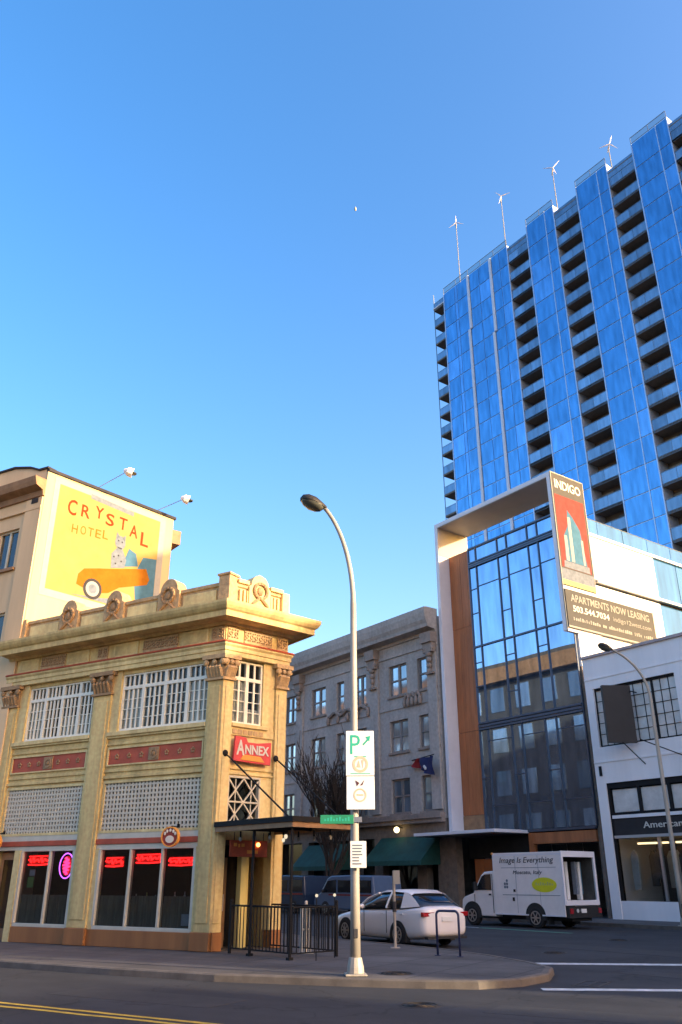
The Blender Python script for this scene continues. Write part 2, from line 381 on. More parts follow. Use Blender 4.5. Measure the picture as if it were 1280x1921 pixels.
# reference frames found from the photograph (metres)
P0 = Vector((-3.27, 22.92)); FRONT_RZ = -30.0      # annex: street corner, x along the front to the right, y into the building
W0 = Vector((12.47, 41.42)); ROW_RZ = -54.0        # far side of the side street: x to the right, y into the block
def wrow(x, y): 
    c, s2 = math.cos(R(ROW_RZ)), math.sin(R(ROW_RZ)); return (W0.x + x * c - y * s2, W0.y + x * s2 + y * c)
def wfront(x, y):
    c, s2 = math.cos(R(FRONT_RZ)), math.sin(R(FRONT_RZ)); return (P0.x + x * c - y * s2, P0.y + x * s2 + y * c)

# ================================================================ SETTING
struct('road', MB().add([(-600, -600, 0), (600, -600, 0), (600, 600, 0), (-600, 600, 0)], [(0, 1, 2, 3)]), 'asphalt')
walk = [(-59.4, 50.5), (-7.46, 20.55), (-4.65, 18.90), (-2.39, 17.75), (.19, 16.96), (1.49, 16.64), (2.41, 16.55), (3.25, 16.95), (3.95, 17.85), (4.32, 19.05), (4.15, 20.3), (3.55, 22.2), (2.6, 24.2), (1.25, 26.25), (-33.9, 74.6)]
def inset(path, d):
    out = []
    for i, p in enumerate(path):
        p = Vector(p); a = Vector(path[i - 1]) if i else p - (Vector(path[1]) - p); b2 = Vector(path[i + 1]) if i < len(path) - 1 else p + (p - Vector(path[i - 1]))
        t = ((p - a).normalized() + (b2 - p).normalized()).normalized(); out.append((p.x - t.y * d, p.y + t.x * d))
    return out
struct('pavement', MB().prism(inset(walk, .16) + [(-70, 80)], -.05, .125), 'concrete_walk')
struct('kerb', MB().sweep(walk, [(0, -.05), (-.02, .11), (-.05, .135), (-.165, .135), (-.165, -.05)]), 'kerb')
struct('pavement_opposite', MB().box(-75, 60, -3.35, 42, -.05, .125), 'concrete_walk', (W0.x, W0.y, 0), ROW_RZ)
struct('kerb_opposite', MB().box(-75, 60, -3.5, -3.353, -.05, .135), 'kerb', (W0.x, W0.y, 0), ROW_RZ)
def strip(name, m, p, q, w, label):
    p, q = Vector(p), Vector(q); t = (q - p).normalized(); n = Vector((-t.y, t.x)) * w / 2
    g = MB(); N = max(2, int((q - p).length / .5)); vs = []
    for i in range(N + 1):
        c = p.lerp(q, i / N); j = random.uniform(-.012, .012); vs += [(c.x + n.x + j, c.y + n.y + j, .004), (c.x - n.x + j, c.y - n.y + j, .004)]
    g.add(vs, [(2 * i, 2 * i + 1, 2 * i + 3, 2 * i + 2) for i in range(N)]); return struct(name, g, m, label=label)
strip('crosswalk_line', 'line_white', (4.42, 21.45), (14, 20.55), .42, 'far white crosswalk line across the side street')
strip('crosswalk_line', 'line_white', (3.50, 16.58), (13, 16.0), .32, 'near white crosswalk line across the side street')
strip('centre_line', 'line_yellow', (-40, 34.9), (2, 10.65), .11, 'far yellow line of the double centre line')
strip('centre_line', 'line_yellow', (-40, 34.6), (2, 10.35), .11, 'near yellow line of the double centre line')
a, b_ = wrow(-4, -8.6), wrow(4.5, -8.2)
for px_, py_, w_, l_, rz_ in ((-3.2, 15.6, 1.1, 3.4, -30), (3.4, 13.6, .9, 2.6, -28), (7.5, 25.5, 1.4, 5.0, -54), (6.6, 18.9, .8, 1.9, -50)):
    struct('road_patch', MB().box(-l_ / 2, l_ / 2, -w_ / 2, w_ / 2, -.01, .0025), 'asphalt_patch', (px_, py_, 0), rz_)
def cover(x, y, r, z):
    o = struct('manhole_cover', MB().tube([(0, 0, -.03), (0, 0, .004)], r, 28), 'iron', (x, y, z)); g = MB()
    for k in range(3): g.tube([(r * (.3 + .25 * k) * math.cos(t * math.tau / 24), r * (.3 + .25 * k) * math.sin(t * math.tau / 24), .006) for t in range(25)], .010, 4)
    part('cast_ribs', g, 'iron', o)
cover(1.2, 14.6, .34, 0); cover(5.6, 24.5, .34, 0); cover(8.8, 29.5, .34, 0); cover(1.05, 17.9, .36, .124)
dg = struct('storm_drain', MB().box(-.45, .45, -.03, .03, -.02, .004).box(-.45, -.40, -.25, .25, -.02, .0045).box(.40, .45, -.25, .25, -.02, .0045).box(-.40, .40, -.25, -.20, -.02, .005).box(-.40, .40, .20, .25, -.02, .005), 'iron', (4.6, 17.4, 0), 60)
strip('bay_line', 'line_white', wrow(-7, -8.25), wrow(-.5, -8.25), .14, 'white parking line beside the delivery truck')
strip('bay_line', 'line_green', wrow(-.4, -8.25), wrow(4.2, -8.25), .22, 'faded green line on the road behind the delivery truck')

# ================================================================ ANNEX BUILDING
annex = root('corner_building', 'narrow two-storey tan corner building with bracketed cornice and lattice panels', 'building', (P0.x, P0.y, .12), FRONT_RZ)
ZB = -.12      # parts are written with heights above the road
def ap(name, g, m, rz=0, parent=annex, **k):
    o = part(name, g, m, parent, (0, 0, ZB) if parent is annex else (0, 0, 0), rz if parent is annex else 0, **k); return o
NR = 72.0; NW = 2.25                                   # nose face, turned from the front face
ne = Vector((NW * math.cos(R(NR)), NW * math.sin(R(NR))))       # nose right end in the front frame
bd = Vector((-.914, .407))
def back(t): return (ne.x + bd.x * t, ne.y + bd.y * t)
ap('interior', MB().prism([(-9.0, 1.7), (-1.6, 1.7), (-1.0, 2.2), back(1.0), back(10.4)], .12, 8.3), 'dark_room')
ap('roof', MB().prism([(-9.0, .3), (-.2, .3), (ne.x - .3, ne.y - .2), back(10.3)], 8.9, 9.0), 'roofing')
ap('ceiling', MB().prism([(-9.0, .32), (-.3, .32), (ne.x - .3, ne.y - .2), back(10.3)], 2.62, 2.72), 'dim_room')
ap('upper_floor', MB().prism([(-9.0, .32), (-.3, .32), (ne.x - .3, ne.y - .2), back(10.3)], 5.3, 5.4), 'dim_room')
ap('ground_floor', MB().prism([(-9.0, .1), (-.1, .1), (ne.x - .1, ne.y - .2), back(10.3)], .126, .14), 'dim_room')
# rear wall towards the side street with plain windows
bw = MB(); L_b = 10.4
rearrz = math.degrees(math.atan2(-bd.y, -bd.x))        # x axis of the rear face frame
rear_rz = math.degrees(math.atan2(bd.y, bd.x))
rw = part('rear_wall', MB().box(0, L_b, 0, .3, 0, 8.3), 'tan', annex, (ne.x, ne.y, 0), rear_rz - 0)
for i in range(4):
    for z0, z1 in ((1.0, 2.9), (5.6, 7.3)):
        part('window', MB().box(.9 + i * 2.4, 2.5 + i * 2.4, -.03, .05, z0, z1), 'old_glass', rw)
# piers: x ranges
PIERS = [(-9.0, -8.35), (-4.95, -4.24), (-.55, 0.0)]
for k, (x0, x1) in enumerate(PIERS):
    g = MB().box(x0, x1, 0, .35, .55, 6.86)
    g.box(x0 + .09, x1 - .09, -.025, 0, .75, 6.7)
    ap('pier', g, 'tan', bevel=.012)
    g = MB().box(x0 - .04, x1 + .03, -.05, .36, .13, .55); ap('pier_base', g, 'plinth_brown', bevel=.015)
def capital(g, x0, x1, z0=6.86, z1=7.56):
    h = z1 - z0; c = (x0 + x1) / 2; w = x1 - x0
    g.box(x0 - .05, x1 + .05, -.07, .3, z0, z0 + .07)
    g.box(x0 - .01, x1 + .01, -.02, .3, z0 + .07, z1 - .12)
    g.box(x0 - .13, x1 + .13, -.16, .3, z1 - .12, z1)
    for j in range(5):                                     # leaf tongues
        x = x0 + w * (j + .5) / 5
        g.tube([(x, -.03, z0 + .09), (x, -.09, z0 + .25), (x, -.15, z0 + .34), (x, -.13, z0 + .40)], [.055, .06, .05, .02], 6)
    for sx in (x0 - .02, x1 + .02):
        g.ball((sx, -.10, z1 - .21), .10, .07, .10)
    g.ball((c, -.10, z1 - .2), .08, .06, .08)
for x0, x1 in PIERS[:2]:
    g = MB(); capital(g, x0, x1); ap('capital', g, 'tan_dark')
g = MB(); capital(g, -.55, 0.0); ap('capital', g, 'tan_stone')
# nose piers and capitals (nose frame: x to the right along the nose)
for x0, x1 in ((.0, .36), (1.86, NW)):
    g = MB().box(x0 + .003, x1 - .003, .003, .35, .55, 6.86); g.box(x0 + .08, x1 - .07, -.02, 0, .75, 6.7); ap('pier', g, 'tan_light', NR, bevel=.012)
    ap('pier_base', MB().box(x0 + .05, x1, -.047, .3, .13, .55), 'plinth_brown', NR, bevel=.015)
    g = MB(); capital(g, x0 + .02, x1 - .02); ap('capital', g, 'tan_stone', NR)
# spandrels of the two front bays
BAYS = [(-8.35, -4.95), (-4.24, -.55)]
for k, (x0, x1) in enumerate(BAYS):
    g = MB()
    g.box(x0, x1, .10, .35, 4.36, 5.62)
    g.box(x0, x1, .04, .10, 4.42, 4.50).box(x0, x1, .06, .10, 4.60, 4.68).box(x0, x1, .06, .10, 5.36, 5.42)
    ap('spandrel', g, 'tan', bevel=.006)
    g = MB().box(x0, x1, -.02, .36, 5.62, 5.74); g.box(x0, x1, .03, .3, 5.56, 5.62); ap('window_sill', g, 'tan_light', bevel=.01)
    fr = MB(); a, b2 = x0 + .06, x1 - .06
    for q in ((a, b2, 4.77, 4.81), (a, b2, 5.25, 5.30)): fr.box(q[0], q[1], .05, .10, q[2], q[3])
    for q in (a, b2 - .05): fr.box(q, q + .05, .05, .10, 4.81, 5.25)
    ap('panel_frame', fr, 'tan_light')
    pn = ap('panel', MB().box(a + .05, b2 - .05, .085, .10, 4.81, 5.25), 'oxide_red')
    o = MB(); c = (x0 + x1) / 2                                     # applied flowers and central medallion
    for j in range(-3, 4):
        x = c + j * (.47 if k else .42)
        if j == 0:
            o.box(x - .19, x + .19, .06, .085, 4.85, 5.21); o.ring(x, 5.03, .09, .15, .04, .06, 16); o.ball((x, .05, 5.03), .06, .03, .06)
        else:
            for a2 in range(5):
                o.ball((x + .055 * math.cos(a2 * math.tau / 5 + .3), .075, 5.03 + .055 * math.sin(a2 * math.tau / 5 + .3)), .032, .018, .032, 6, 4)
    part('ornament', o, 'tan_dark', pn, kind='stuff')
    # red rail and cream fascia above the shop windows
    ap('fascia', MB().box(x0, x1, .08, .35, 2.55, 2.66).box(x0, x1, .07, .35, 2.80, 2.95), 'frame_cream', bevel=.006)
    ap('red_rail', MB().box(x0, x1, .045, .34, 2.66, 2.80), 'oxide_red', bevel=.01)
    # lattice screen
    lx0, lx1, lz0, lz1 = x0 + .08, x1 - .06, 2.97, 4.34
    ap('lattice_frame', MB().box(lx0 - .06, lx1 + .06, .06, .18, lz0 - .02, lz0 + .05).box(lx0 - .06, lx1 + .06, .06, .18, lz1 - .05, lz1 + .02).box(lx0 - .06, lx0 + .02, .062, .18, lz0 + .05, lz1 - .05).box(lx1 - .02, lx1 + .06, .062, .18, lz0 + .05, lz1 - .05), 'tan_light')
    g = MB(); nx = 27; nz = 11
    for i in range(nx + 1):
        x = lx0 + (lx1 - lx0) * i / nx; g.box(x - .030, x + .030, .10, .135, lz0 + .02, lz1 - .02)
    for i in range(nz + 1):
        z = lz0 + (lz1 - lz0) * i / nz; g.box(lx0, lx1, .105, .13, z - .026, z + .026)
    ap('lattice', g, 'lattice_white', kind='stuff')
    ap('lattice_glass', MB().box(lx0, lx1, .20, .215, lz0, lz1), 'dark_pane')
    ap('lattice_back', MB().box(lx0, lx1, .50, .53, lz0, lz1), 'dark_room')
# shop windows
def shop_window(xs, z0=.62, z1=2.55):
    fr = MB().box(xs[0] - .03, xs[-1] + .03, .06, .30, z0 - .09, z0).box(xs[0] - .03, xs[-1] + .03, .06, .2, z1 - .035, z1)
    for i, x in enumerate(xs):
        w = .035 if 0 < i < len(xs) - 1 else .045; fr.box(x - w, x + w, .05, .2, z0, z1 - .035)
    f = ap('shop_window', fr, 'frame_cream', bevel=.008)
    for i in range(len(xs) - 1):
        part('pane', MB().box(xs[i] + .035, xs[i + 1] - .035, .12, .128, z0, z1 - .035), 'dark_pane', f)
        g = MB(); n = 26; a, b2 = xs[i] + .05, xs[i + 1] - .05; vs = []
        zt = 1.36
        for j in range(n * 2 + 1):
            x = a + (b2 - a) * j / (2 * n); y = .19 + .022 * math.sin(j * 1.35 + i) + random.uniform(-.008, .008); vs += [(x, y, z0), (x, y, zt + random.uniform(-.006, .006))]
        g.add(vs, [(2 * j, 2 * j + 2, 2 * j + 3, 2 * j + 1) for j in range(2 * n)]); part('curtain', g, 'curtain_grey', f)
    return f
swR = shop_window([-4.05, -2.90, -1.77, -.66]); swL = shop_window([-7.20, -6.02, -5.06])
ap('stall_riser', MB().box(-4.24, -.55, .04, .34, .13, .53), 'plinth_brown', bevel=.01)
ap('stall_riser', MB().box(-7.24, -4.95, .04, .34, .13, .53), 'plinth_brown', bevel=.01)
ap('jamb', MB().box(-4.24, -4.09, .05, .3, .53, 2.55), 'tan_light'); ap('jamb', MB().box(-.62, -.55, .05, .3, .53, 2.55), 'tan_light')
ap('jamb', MB().box(-5.02, -4.95, .05, .3, .53, 2.55), 'tan_light'); ap('jamb', MB().box(-7.5, -7.25, .03, .3, .13, 2.55), 'tan_light')
dr = ap('door', MB().box(-8.3, -8.2, .25, .32, .14, 2.5).box(-7.62, -7.5, .25, .32, .14, 2.5).box(-8.2, -7.62, .25, .32, .14, .45).box(-8.2, -7.62, .25, .32, 2.3, 2.5), 'hotel_brown', bevel=.005)
part('pane', MB().box(-8.2, -7.62, .28, .288, .45, 2.3), 'dark_pane', dr)
# things seen in the shop windows: bottles and lamps on the bar
ap('bar_counter', MB().box(-4.0, -.7, 1.1, 1.5, .14, 1.15), 'hotel_brown')
# upper windows
def sash_window(parent_rz, x0, x1, z0, z1, ztr, nunits, y=.14, sub=4, name='upper_window'):
    w = (x1 - x0) / nunits; o = None
    for i in range(nunits):
        a, b2 = x0 + i * w, x0 + (i + 1) * w
        g = MB().box(a, a + .055, y, y + .10, z0, z1).box(b2 - .055, b2, y, y + .10, z0, z1)
        g.box(a + .055, b2 - .055, y, y + .10, z0, z0 + .07).box(a + .055, b2 - .055, y, y + .10, z1 - .05, z1).box(a + .055, b2 - .055, y, y + .10, ztr - .05, ztr + .05)
        o = ap(name, g, 'sash_white', parent_rz, bevel=.004)
        m = MB(); iw = (b2 - a - .11) / sub
        for j in range(1, sub):
            x = a + .055 + iw * j; t = .020 if j != sub // 2 else .03
            m.box(x - t, x + t, y + .02, y + .06, z0 + .07, ztr - .05).box(x - t, x + t, y + .02, y + .06, ztr + .05, z1 - .05)
        for j in range(1, 4):
            z = z0 + .07 + (ztr - .12 - z0) * j / 4; m.box(a + .055, b2 - .055, y + .025, y + .055, z - .010, z + .010)
        part('glazing_bars', m, 'sash_white', o)
        part('pane', MB().box(a + .055, b2 - .055, y + .065, y + .071, z0 + .07, ztr - .05), 'shop_glass', o)
        part('pane', MB().box(a + .055, b2 - .055, y + .065, y + .071, ztr + .05, z1 - .05), 'shop_glass', o)
        if random.random() < .85:
            c = MB(); n = 12; vs = []; zt = ztr - .06 if random.random() < .6 else z0 + (ztr - z0) * random.uniform(.35, .6)
            for j in range(n * 2 + 1):
                x = a + .06 + (b2 - a - .12) * j / (2 * n); yy = y + .11 + .015 * math.sin(j * 1.5); vs += [(x, yy, z0), (x, yy, zt)]
            c.add(vs, [(2 * j, 2 * j + 2, 2 * j + 3, 2 * j + 1) for j in range(2 * n)]); part('curtain', c, 'curtain_white', o)
sash_window(0, -3.92, -.56, 5.76, 7.44, 7.03, 4); sash_window(0, -7.98, -4.96, 5.76, 7.44, 7.03, 4)
ap('jamb', MB().box(-4.24, -3.92, .06, .3, 5.74, 7.56), 'tan_light'); ap('jamb', MB().box(-8.35, -7.98, .06, .3, 5.74, 7.56), 'tan_light')
ap('window_head', MB().box(-3.92, -.55, .10, .3, 7.44, 7.56), 'tan'); ap('window_head', MB().box(-7.98, -4.95, .10, .3, 7.44, 7.56), 'tan')
# nose infill
g = MB().box(.36, 1.86, .10, .35, 4.30, 5.60).box(1.44, 1.86, .08, .35, 5.6, 7.56).box(1.44, 1.86, .1, .35, 3.0, 4.30)
g.box(.36, 1.86, .05, .1, 4.36, 4.42).box(.36, 1.86, .05, .1, 4.5, 4.56).box(.36, 1.86, .05, .10, 5.40, 5.62)
ap('spandrel', g, 'tan_light', NR, bevel=.006)
g = MB()
for i in range(6): g.box(.42 + i * .18, .56 + i * .18, .03, .05, 5.44, 5.56)
ap('spandrel_trim', g, 'tan_stone', NR)
ap('window_sill', MB().box(.36, 1.6, -.02, .2, 5.62, 5.72), 'tan_light', NR, bevel=.01)
sash_window(NR, .38, 1.44, 5.72, 7.5, 7.0, 2, sub=2)
# crossed lattice window on the nose
g = MB(); lx0, lx1, lz0, lz1 = .40, 1.44, 3.05, 4.28
g.box(lx0 - .05, lx1 + .02, .06, .2, lz1, lz1 + .05).box(lx0 - .05, lx0 + .02, .06, .2, lz0, lz1).box(lx1 - .03, lx1 + .02, .06, .2, lz0, lz1).box(lx0, lx1, .07, .18, (lz0 + lz1) / 2 - .02, (lz0 + lz1) / 2 + .02)
def bar(g, p, q, y0, y1, w):
    p, q = Vector(p), Vector(q); t = (q - p).normalized(); n = Vector((-t.y, t.x)) * w / 2
    g.plate([tuple(p + n), tuple(p - n), tuple(q - n), tuple(q + n)], y0, y1)
w3 = (lx1 - lx0) / 2; hh = (lz1 - lz0) / 2
for j in range(2):
    for i in range(2):
        a = (lx0 + i * w3, lz0 + j * hh); b2 = (lx0 + (i + 1) * w3, lz0 + (j + 1) * hh)
        bar(g, a, b2, .08, .115, .035); bar(g, (a[0], b2[1]), (b2[0], a[1]), .09, .12, .035)
        m = ((a[0] + b2[0]) / 2, (a[1] + b2[1]) / 2)
        bar(g, (m[0], a[1]), (m[0], b2[1]), .10, .125, .025)
ap('cross_lattice', g, 'lattice_white', NR)
ap('pane', MB().box(lx0, lx1, .2, .208, lz0, lz1), 'dark_pane', NR)
ap('lattice_back', MB().box(lx0, lx1, .6, .63, lz0, lz1), 'dark_room', NR)
# doorway in the nose
ap('door_head', MB().box(.36, 1.86, .12, .35, 2.72, 3.05), 'tan', NR)
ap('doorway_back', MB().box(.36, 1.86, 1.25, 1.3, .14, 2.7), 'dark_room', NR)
d2 = ap('entrance_door', MB().box(.42, .50, .8, .86, .14, 2.3).box(.92, 1.0, .8, .86, .14, 2.3).box(.5, .92, .8, .86, .14, .5).box(.5, .92, .8, .86, 2.15, 2.3), 'hotel_brown', NR, bevel=.005)
part('pane', MB().box(.5, .92, .82, .828, .5, 2.15), 'dark_pane', d2)
part('handle', MB().cyl((.90, .77, 1.0), (.90, .77, 1.4), .014, 8), 'steel', d2)
ap('doorway_column', MB().box(1.07, 1.25, .25, .45, .14, 2.34), 'pale_yellow', NR, bevel=.01)
ap('doorway_column', MB().box(1.36, 1.54, .55, .75, .14, 2.34), 'pale_yellow', NR, bevel=.01)
# architrave, frieze, cornice, parapet all round
path = [(-9.0, 0), (0, 0), (ne.x, ne.y), back(10.0)]
ap('architrave', MB().sweep(path, [(-.3, 7.56), (.05, 7.56), (.05, 7.68), (.08, 7.70), (.08, 7.80), (.13, 7.86), (.13, 7.90), (-.3, 7.90)]), 'tan_light')
ap('red_moulding', MB().sweep(path, [(-.2, 7.902), (.15, 7.902), (.16, 7.93), (.12, 7.965), (-.2, 7.965)]), 'oxide_red')
ap('frieze', MB().sweep(path, [(-.3, 7.967), (.0, 7.967), (.0, 8.42), (-.3, 8.42)]), 'tan')
def frieze_block(x0, x1, rz=0, ornate=False):
    f = ap('frieze_panel', MB().box(x0, x1, -.035, -.002, 7.985, 8.40), 'tan_light' if not ornate else 'tan_stone', rz, bevel=.006)
    g = MB()
    if ornate:
        n = max(1, int((x1 - x0) / .16)); w = (x1 - x0) / n
        for i in range(n):
            cx = x0 + w * (i + .5)
            g.ring(cx, 8.2, .035, .065, -.06, -.035, 10); 
            g.ball((cx + .05, -.05, 8.3), .035, .02, .03, 6, 4).ball((cx - .05, -.05, 8.1), .035, .02, .03, 6, 4).ball((cx - .045, -.05, 8.31), .03, .02, .03, 6, 4).ball((cx + .045, -.05, 8.09), .03, .02, .03, 6, 4)
        part('ornament', g, 'tan_dark', f)
    else:
        g.box(x0 + .07, x1 - .07, -.042, -.035, 8.04, 8.34); part('field', g, 'tan', f)
for x0, x1, orn in ((-8.95, -8.68, 1), (-8.5, -7.6, 0), (-7.5, -6.4, 1), (-6.3, -5.35, 0), (-4.98, -4.55, 1), (-4.3, -3.3, 0), (-3.1, -1.75, 1), (-1.6, -.62, 0), (-.5, -.04, 1)):
    frieze_block(x0, x1, 0, bool(orn))
for x0, x1 in ((.05, .42), (.62, 1.62), (1.82, 2.2)): frieze_block(x0, x1, NR, True)
ap('cornice', MB().sweep(path, [(-.3, 8.42), (.10, 8.42), (.14, 8.50), (.55, 8.55), (.55, 8.50), (.60, 8.50), (.60, 8.66), (.66, 8.70), (.72, 8.78), (.75, 8.86), (.75, 8.93), (.40, 8.99), (-.3, 9.0)]), 'tan')
g = MB()                                              # soffit blocks of the cornice
ap('parapet', MB().sweep(path, [(-.32, 9.0), (-.06, 9.0), (-.06, 9.12), (-.10, 9.14), (-.10, 9.66), (-.05, 9.68), (-.05, 9.78), (-.36, 9.78), (-.36, 9.0)]), 'tan_stone')
def par_panel(x0, x1, rz=0):
    ap('parapet_panel', MB().box(x0, x1, .05, .098, 9.20, 9.58), 'tan_light', rz, bevel=.01)
for x0, x1 in ((-8.4, -7.05), (-6.0, -5.0), (-4.0, -2.8), (-1.75, -.5)): par_panel(x0, x1)
def medallion(x, rz=0, w=.42, m='tan_stone', top=9.82):
    pts = [(x - w, 9.02), (x + w, 9.02), (x + w, top - .05)] + [(x + w * .82 * math.cos(R(a)), top + w * .92 * math.sin(R(a))) for a in range(0, 181, 20)] + [(x - w, top - .05)]
    o = ap('medallion_block', MB().plate(pts, -.02, .42), m, rz, bevel=.012)
    g = MB().ring(x, 9.66, .19, .27, -.09, -.02, 24)
    for i in range(12):
        a = i * math.tau / 12; g.ball((x + .23 * math.cos(a), -.08, 9.66 + .23 * math.sin(a)), .05, .03, .05, 6, 4)
    g.ball((x, -.03, 9.66), .12, .06, .14, 10, 6)
    for sx in (-1, 1): g.tube([(x + sx * .05, -.04, 9.42), (x + sx * .16, -.06, 9.32), (x + sx * .28, -.05, 9.22), (x + sx * .30, -.03, 9.10)], [.05, .05, .04, .02], 6)
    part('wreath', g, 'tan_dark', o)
for x in (-6.53, -4.54, -2.28): medallion(x)
medallion(1.12, NR, .40, 'tan_light', 9.80)
ap('corner_block', MB().box(-.36, .04, -.03, .38, 9.0, 9.95).box(-.40, .08, -.07, .42, 9.95, 10.02), 'tan_stone', bevel=.012)
ap('end_block', MB().box(-8.9, -8.55, -.03, .4, 9.0, 9.85), 'tan_stone', bevel=.012)
g = MB()
for x in (.42, .56, .68, 1.56, 1.68, 1.82): g.box(x, x + .07, .02, .12, 9.22, 9.60)
ap('baluster', g, 'tan_light', NR, kind='stuff')
for x0, x1 in ((.34, .72), (1.52, 2.0)): ap('parapet_top', MB().box(x0, x1, -.03, .36, 9.78, 9.90), 'tan_light', NR, bevel=.01)
ap('end_block', MB().box(1.98, NW + .0, -.02, .38, 9.0, 9.82), 'tan_light', NR, bevel=.012)
# canopy over the pavement terrace
can = root('canopy', 'flat brown and black canopy over the terrace at the narrow end of the tan building', 'canopy', (P0.x, P0.y, 2.88), FRONT_RZ + NR)
CL, CW = 3.2, 2.0
part('deck', MB().box(.0, CW, -CL, 0, .16, .20), 'black_metal', can)
g = MB().box(.0, .06, -CL, 0, 0, .159).box(CW - .06, CW, -CL, 0, 0, .159).box(.061, CW - .061, -CL, -CL + .06, 0, .159); part('fascia', g, 'hotel_brown', can)
part('edge_trim', MB().box(-.04, .0, -CL - .04, 0, .12, .24).box(CW, CW + .04, -CL - .04, 0, .12, .24).box(.0, CW, -CL - .04, -CL, .12, .24), 'black_metal', can)
for i in range(3): part('joist', MB().box(.06, CW - .06, -.6 - i, -.54 - i, .03, .159), 'black_metal', can)
for x in (.18, 1.9):
    part('tie_rod', MB().cyl((x, -.02, 2.0), (x, -2.9, .2), .022, 8).ball((x, -.02, 2.0), .09, .05, .09), 'black_metal', can)
for y in (1.55, 3.05):
    part('post', MB().cyl((.12, -y, -2.75), (.12, -y, .16), .035, 10).box(.06, .18, -y - .06, -y + .06, -2.755, -2.70), 'black_metal', can)
# terrace railing
rail = root('terrace_railing', 'black metal terrace railing under the canopy of the tan building', 'railing', (P0.x, P0.y, .125), FRONT_RZ + NR)
def railrun(p, q):
    p, q = Vector(p), Vector(q); n = max(2, int((q - p).length / .13))
    part('top_rail', MB().cyl((p.x, p.y, 1.05), (q.x, q.y, 1.05), .022, 8), 'black_metal', rail)
    part('bottom_rail', MB().cyl((p.x, p.y, .12), (q.x, q.y, .12), .016, 8), 'black_metal', rail)
    g = MB()
    for i in range(n + 1):
        c = p.lerp(q, i / n); g.box(c.x - .009, c.x + .009, c.y - .009, c.y + .009, .12, 1.05)
    part('balusters', g, 'black_metal', rail, kind='stuff')
railrun((.22, -.6), (.22, -2.98)); railrun((.22, -3.0), (1.55, -3.0)); railrun((1.55, -3.0), (1.55, -.5))
for p in ((.22, -.6), (1.55, -3.0)): part('post', MB().box(p[0] - .03, p[0] + .03, p[1] - .03, p[1] + .03, 0, 1.12).ball((p[0], p[1], 1.15), .045), 'black_metal', rail)
# string lights and lamps under the canopy
for i in range(9):
    s = MB().ball((0, 0, 0), .045, .045, .055, 8, 6)
    o = root('string_light', ORD[i] + ' small bulb out from the wall under the canopy', 'light', (0, 0, 0), 0, 'bulbs under the canopy')
    c = Vector((math.cos(R(FRONT_RZ + NR)), math.sin(R(FRONT_RZ + NR)))); t = Vector((c.y, -c.x))
    q = P0 + c * (.35 if i % 2 else 1.5) + t * (.35 + i * .31); o.location = (q.x, q.y, 2.70)
    part('bulb', s, 'bulb' if i in (2, 7) else 'letter_grey', o); part('socket', MB().cyl((0, 0, .04), (0, 0, .19), .022, 8), 'black_metal', o)
# hanging red sign in the doorway
hs = root('hanging_sign', 'dark red sign board hung under the canopy over the doorway', 'sign', (P0.x, P0.y, 0), FRONT_RZ + NR)
part('board', MB().box(.42, 1.62, -.14, -.08, 2.30, 2.70), 'oxide_red', hs, bevel=.01)
g = MB()
for x0, x1, z in ((.52, .62, 2.55), (.66, .72, 2.53), (.76, .86, 2.54), (.95, 1.3, 2.38)): g.box(x0, x1, -.15, -.14, z, z + .08)
part('marks', g, 'sign_orange', hs, kind='stuff')
part('chain', MB().cyl((.55, -.11, 2.70), (.55, -.11, 2.90), .01, 6).cyl((1.5, -.11, 2.70), (1.5, -.11, 2.90), .01, 6), 'black_metal', hs)
part('spotlight', MB().ball((1.28, -.18, 2.6), .055), 'bulb_orange', hs)
# ANNEX sign
an = root('annex_sign', 'red sign reading ANNEX on the narrow end of the tan building', 'sign', (P0.x, P0.y, 0), FRONT_RZ + NR)
part('board', MB().plate([(.40, 4.70), (1.66, 4.66), (1.66, 5.28), (1.2, 5.22), (.86, 5.22), (.80, 5.34), (.44, 5.36)], -.10, -.03), 'annex_red', an, bevel=.008)
g = fit(text('A', .5, .015, bold=.012), .48, .74, 4.86, 5.26, -.112); g2 = fit(text('NNEX', .4, .015, bold=.012), .76, 1.58, 4.90, 5.15, -.112); g.add(g2.v, g2.f); part('letters', g, 'sign_letter', an)
part('ribbon', MB().plate([(.62, 4.74), (1.44, 4.72), (1.30, 4.86), (.72, 4.88)], -.118, -.10), 'sign_orange', an)
# round blade signs on the front
def round_sign(x, label):
    rs = root('round_sign', label, 'sign', (*wfront(x, 0), 2.78), FRONT_RZ + 14)
    part('disc', MB().disc(0, 0, .24, -.36, -.29, 28), 'sign_red', rs)
    part('rim', MB().ring(0, 0, .22, .25, -.385, -.27, 28), 'sign_orange', rs)
    f = part('emblem', MB().disc(0, -.06, .12, -.375, -.36, 18, .09), 'sign_letter', rs)
    g = MB()
    for i in range(5): a = R(25 + i * 32); g.ball((.165 * math.cos(a), -.37, .02 + .14 * math.sin(a)), .035, .015, .045, 8, 5)
    part('pads', g, 'sign_letter', f)
    part('bracket', MB().cyl((0, -.3, .26), (0, .1, .26), .016, 8).cyl((.0, -.2, 0), (.0, .1, 0), .014, 8).box(-.04, .04, .08, .12, -.12, .34), 'black_metal', rs)
round_sign(-1.28, 'round red and orange blade sign at the window nearest the corner')
round_sign(-8.15, 'round red sign cut by the left edge of the picture')
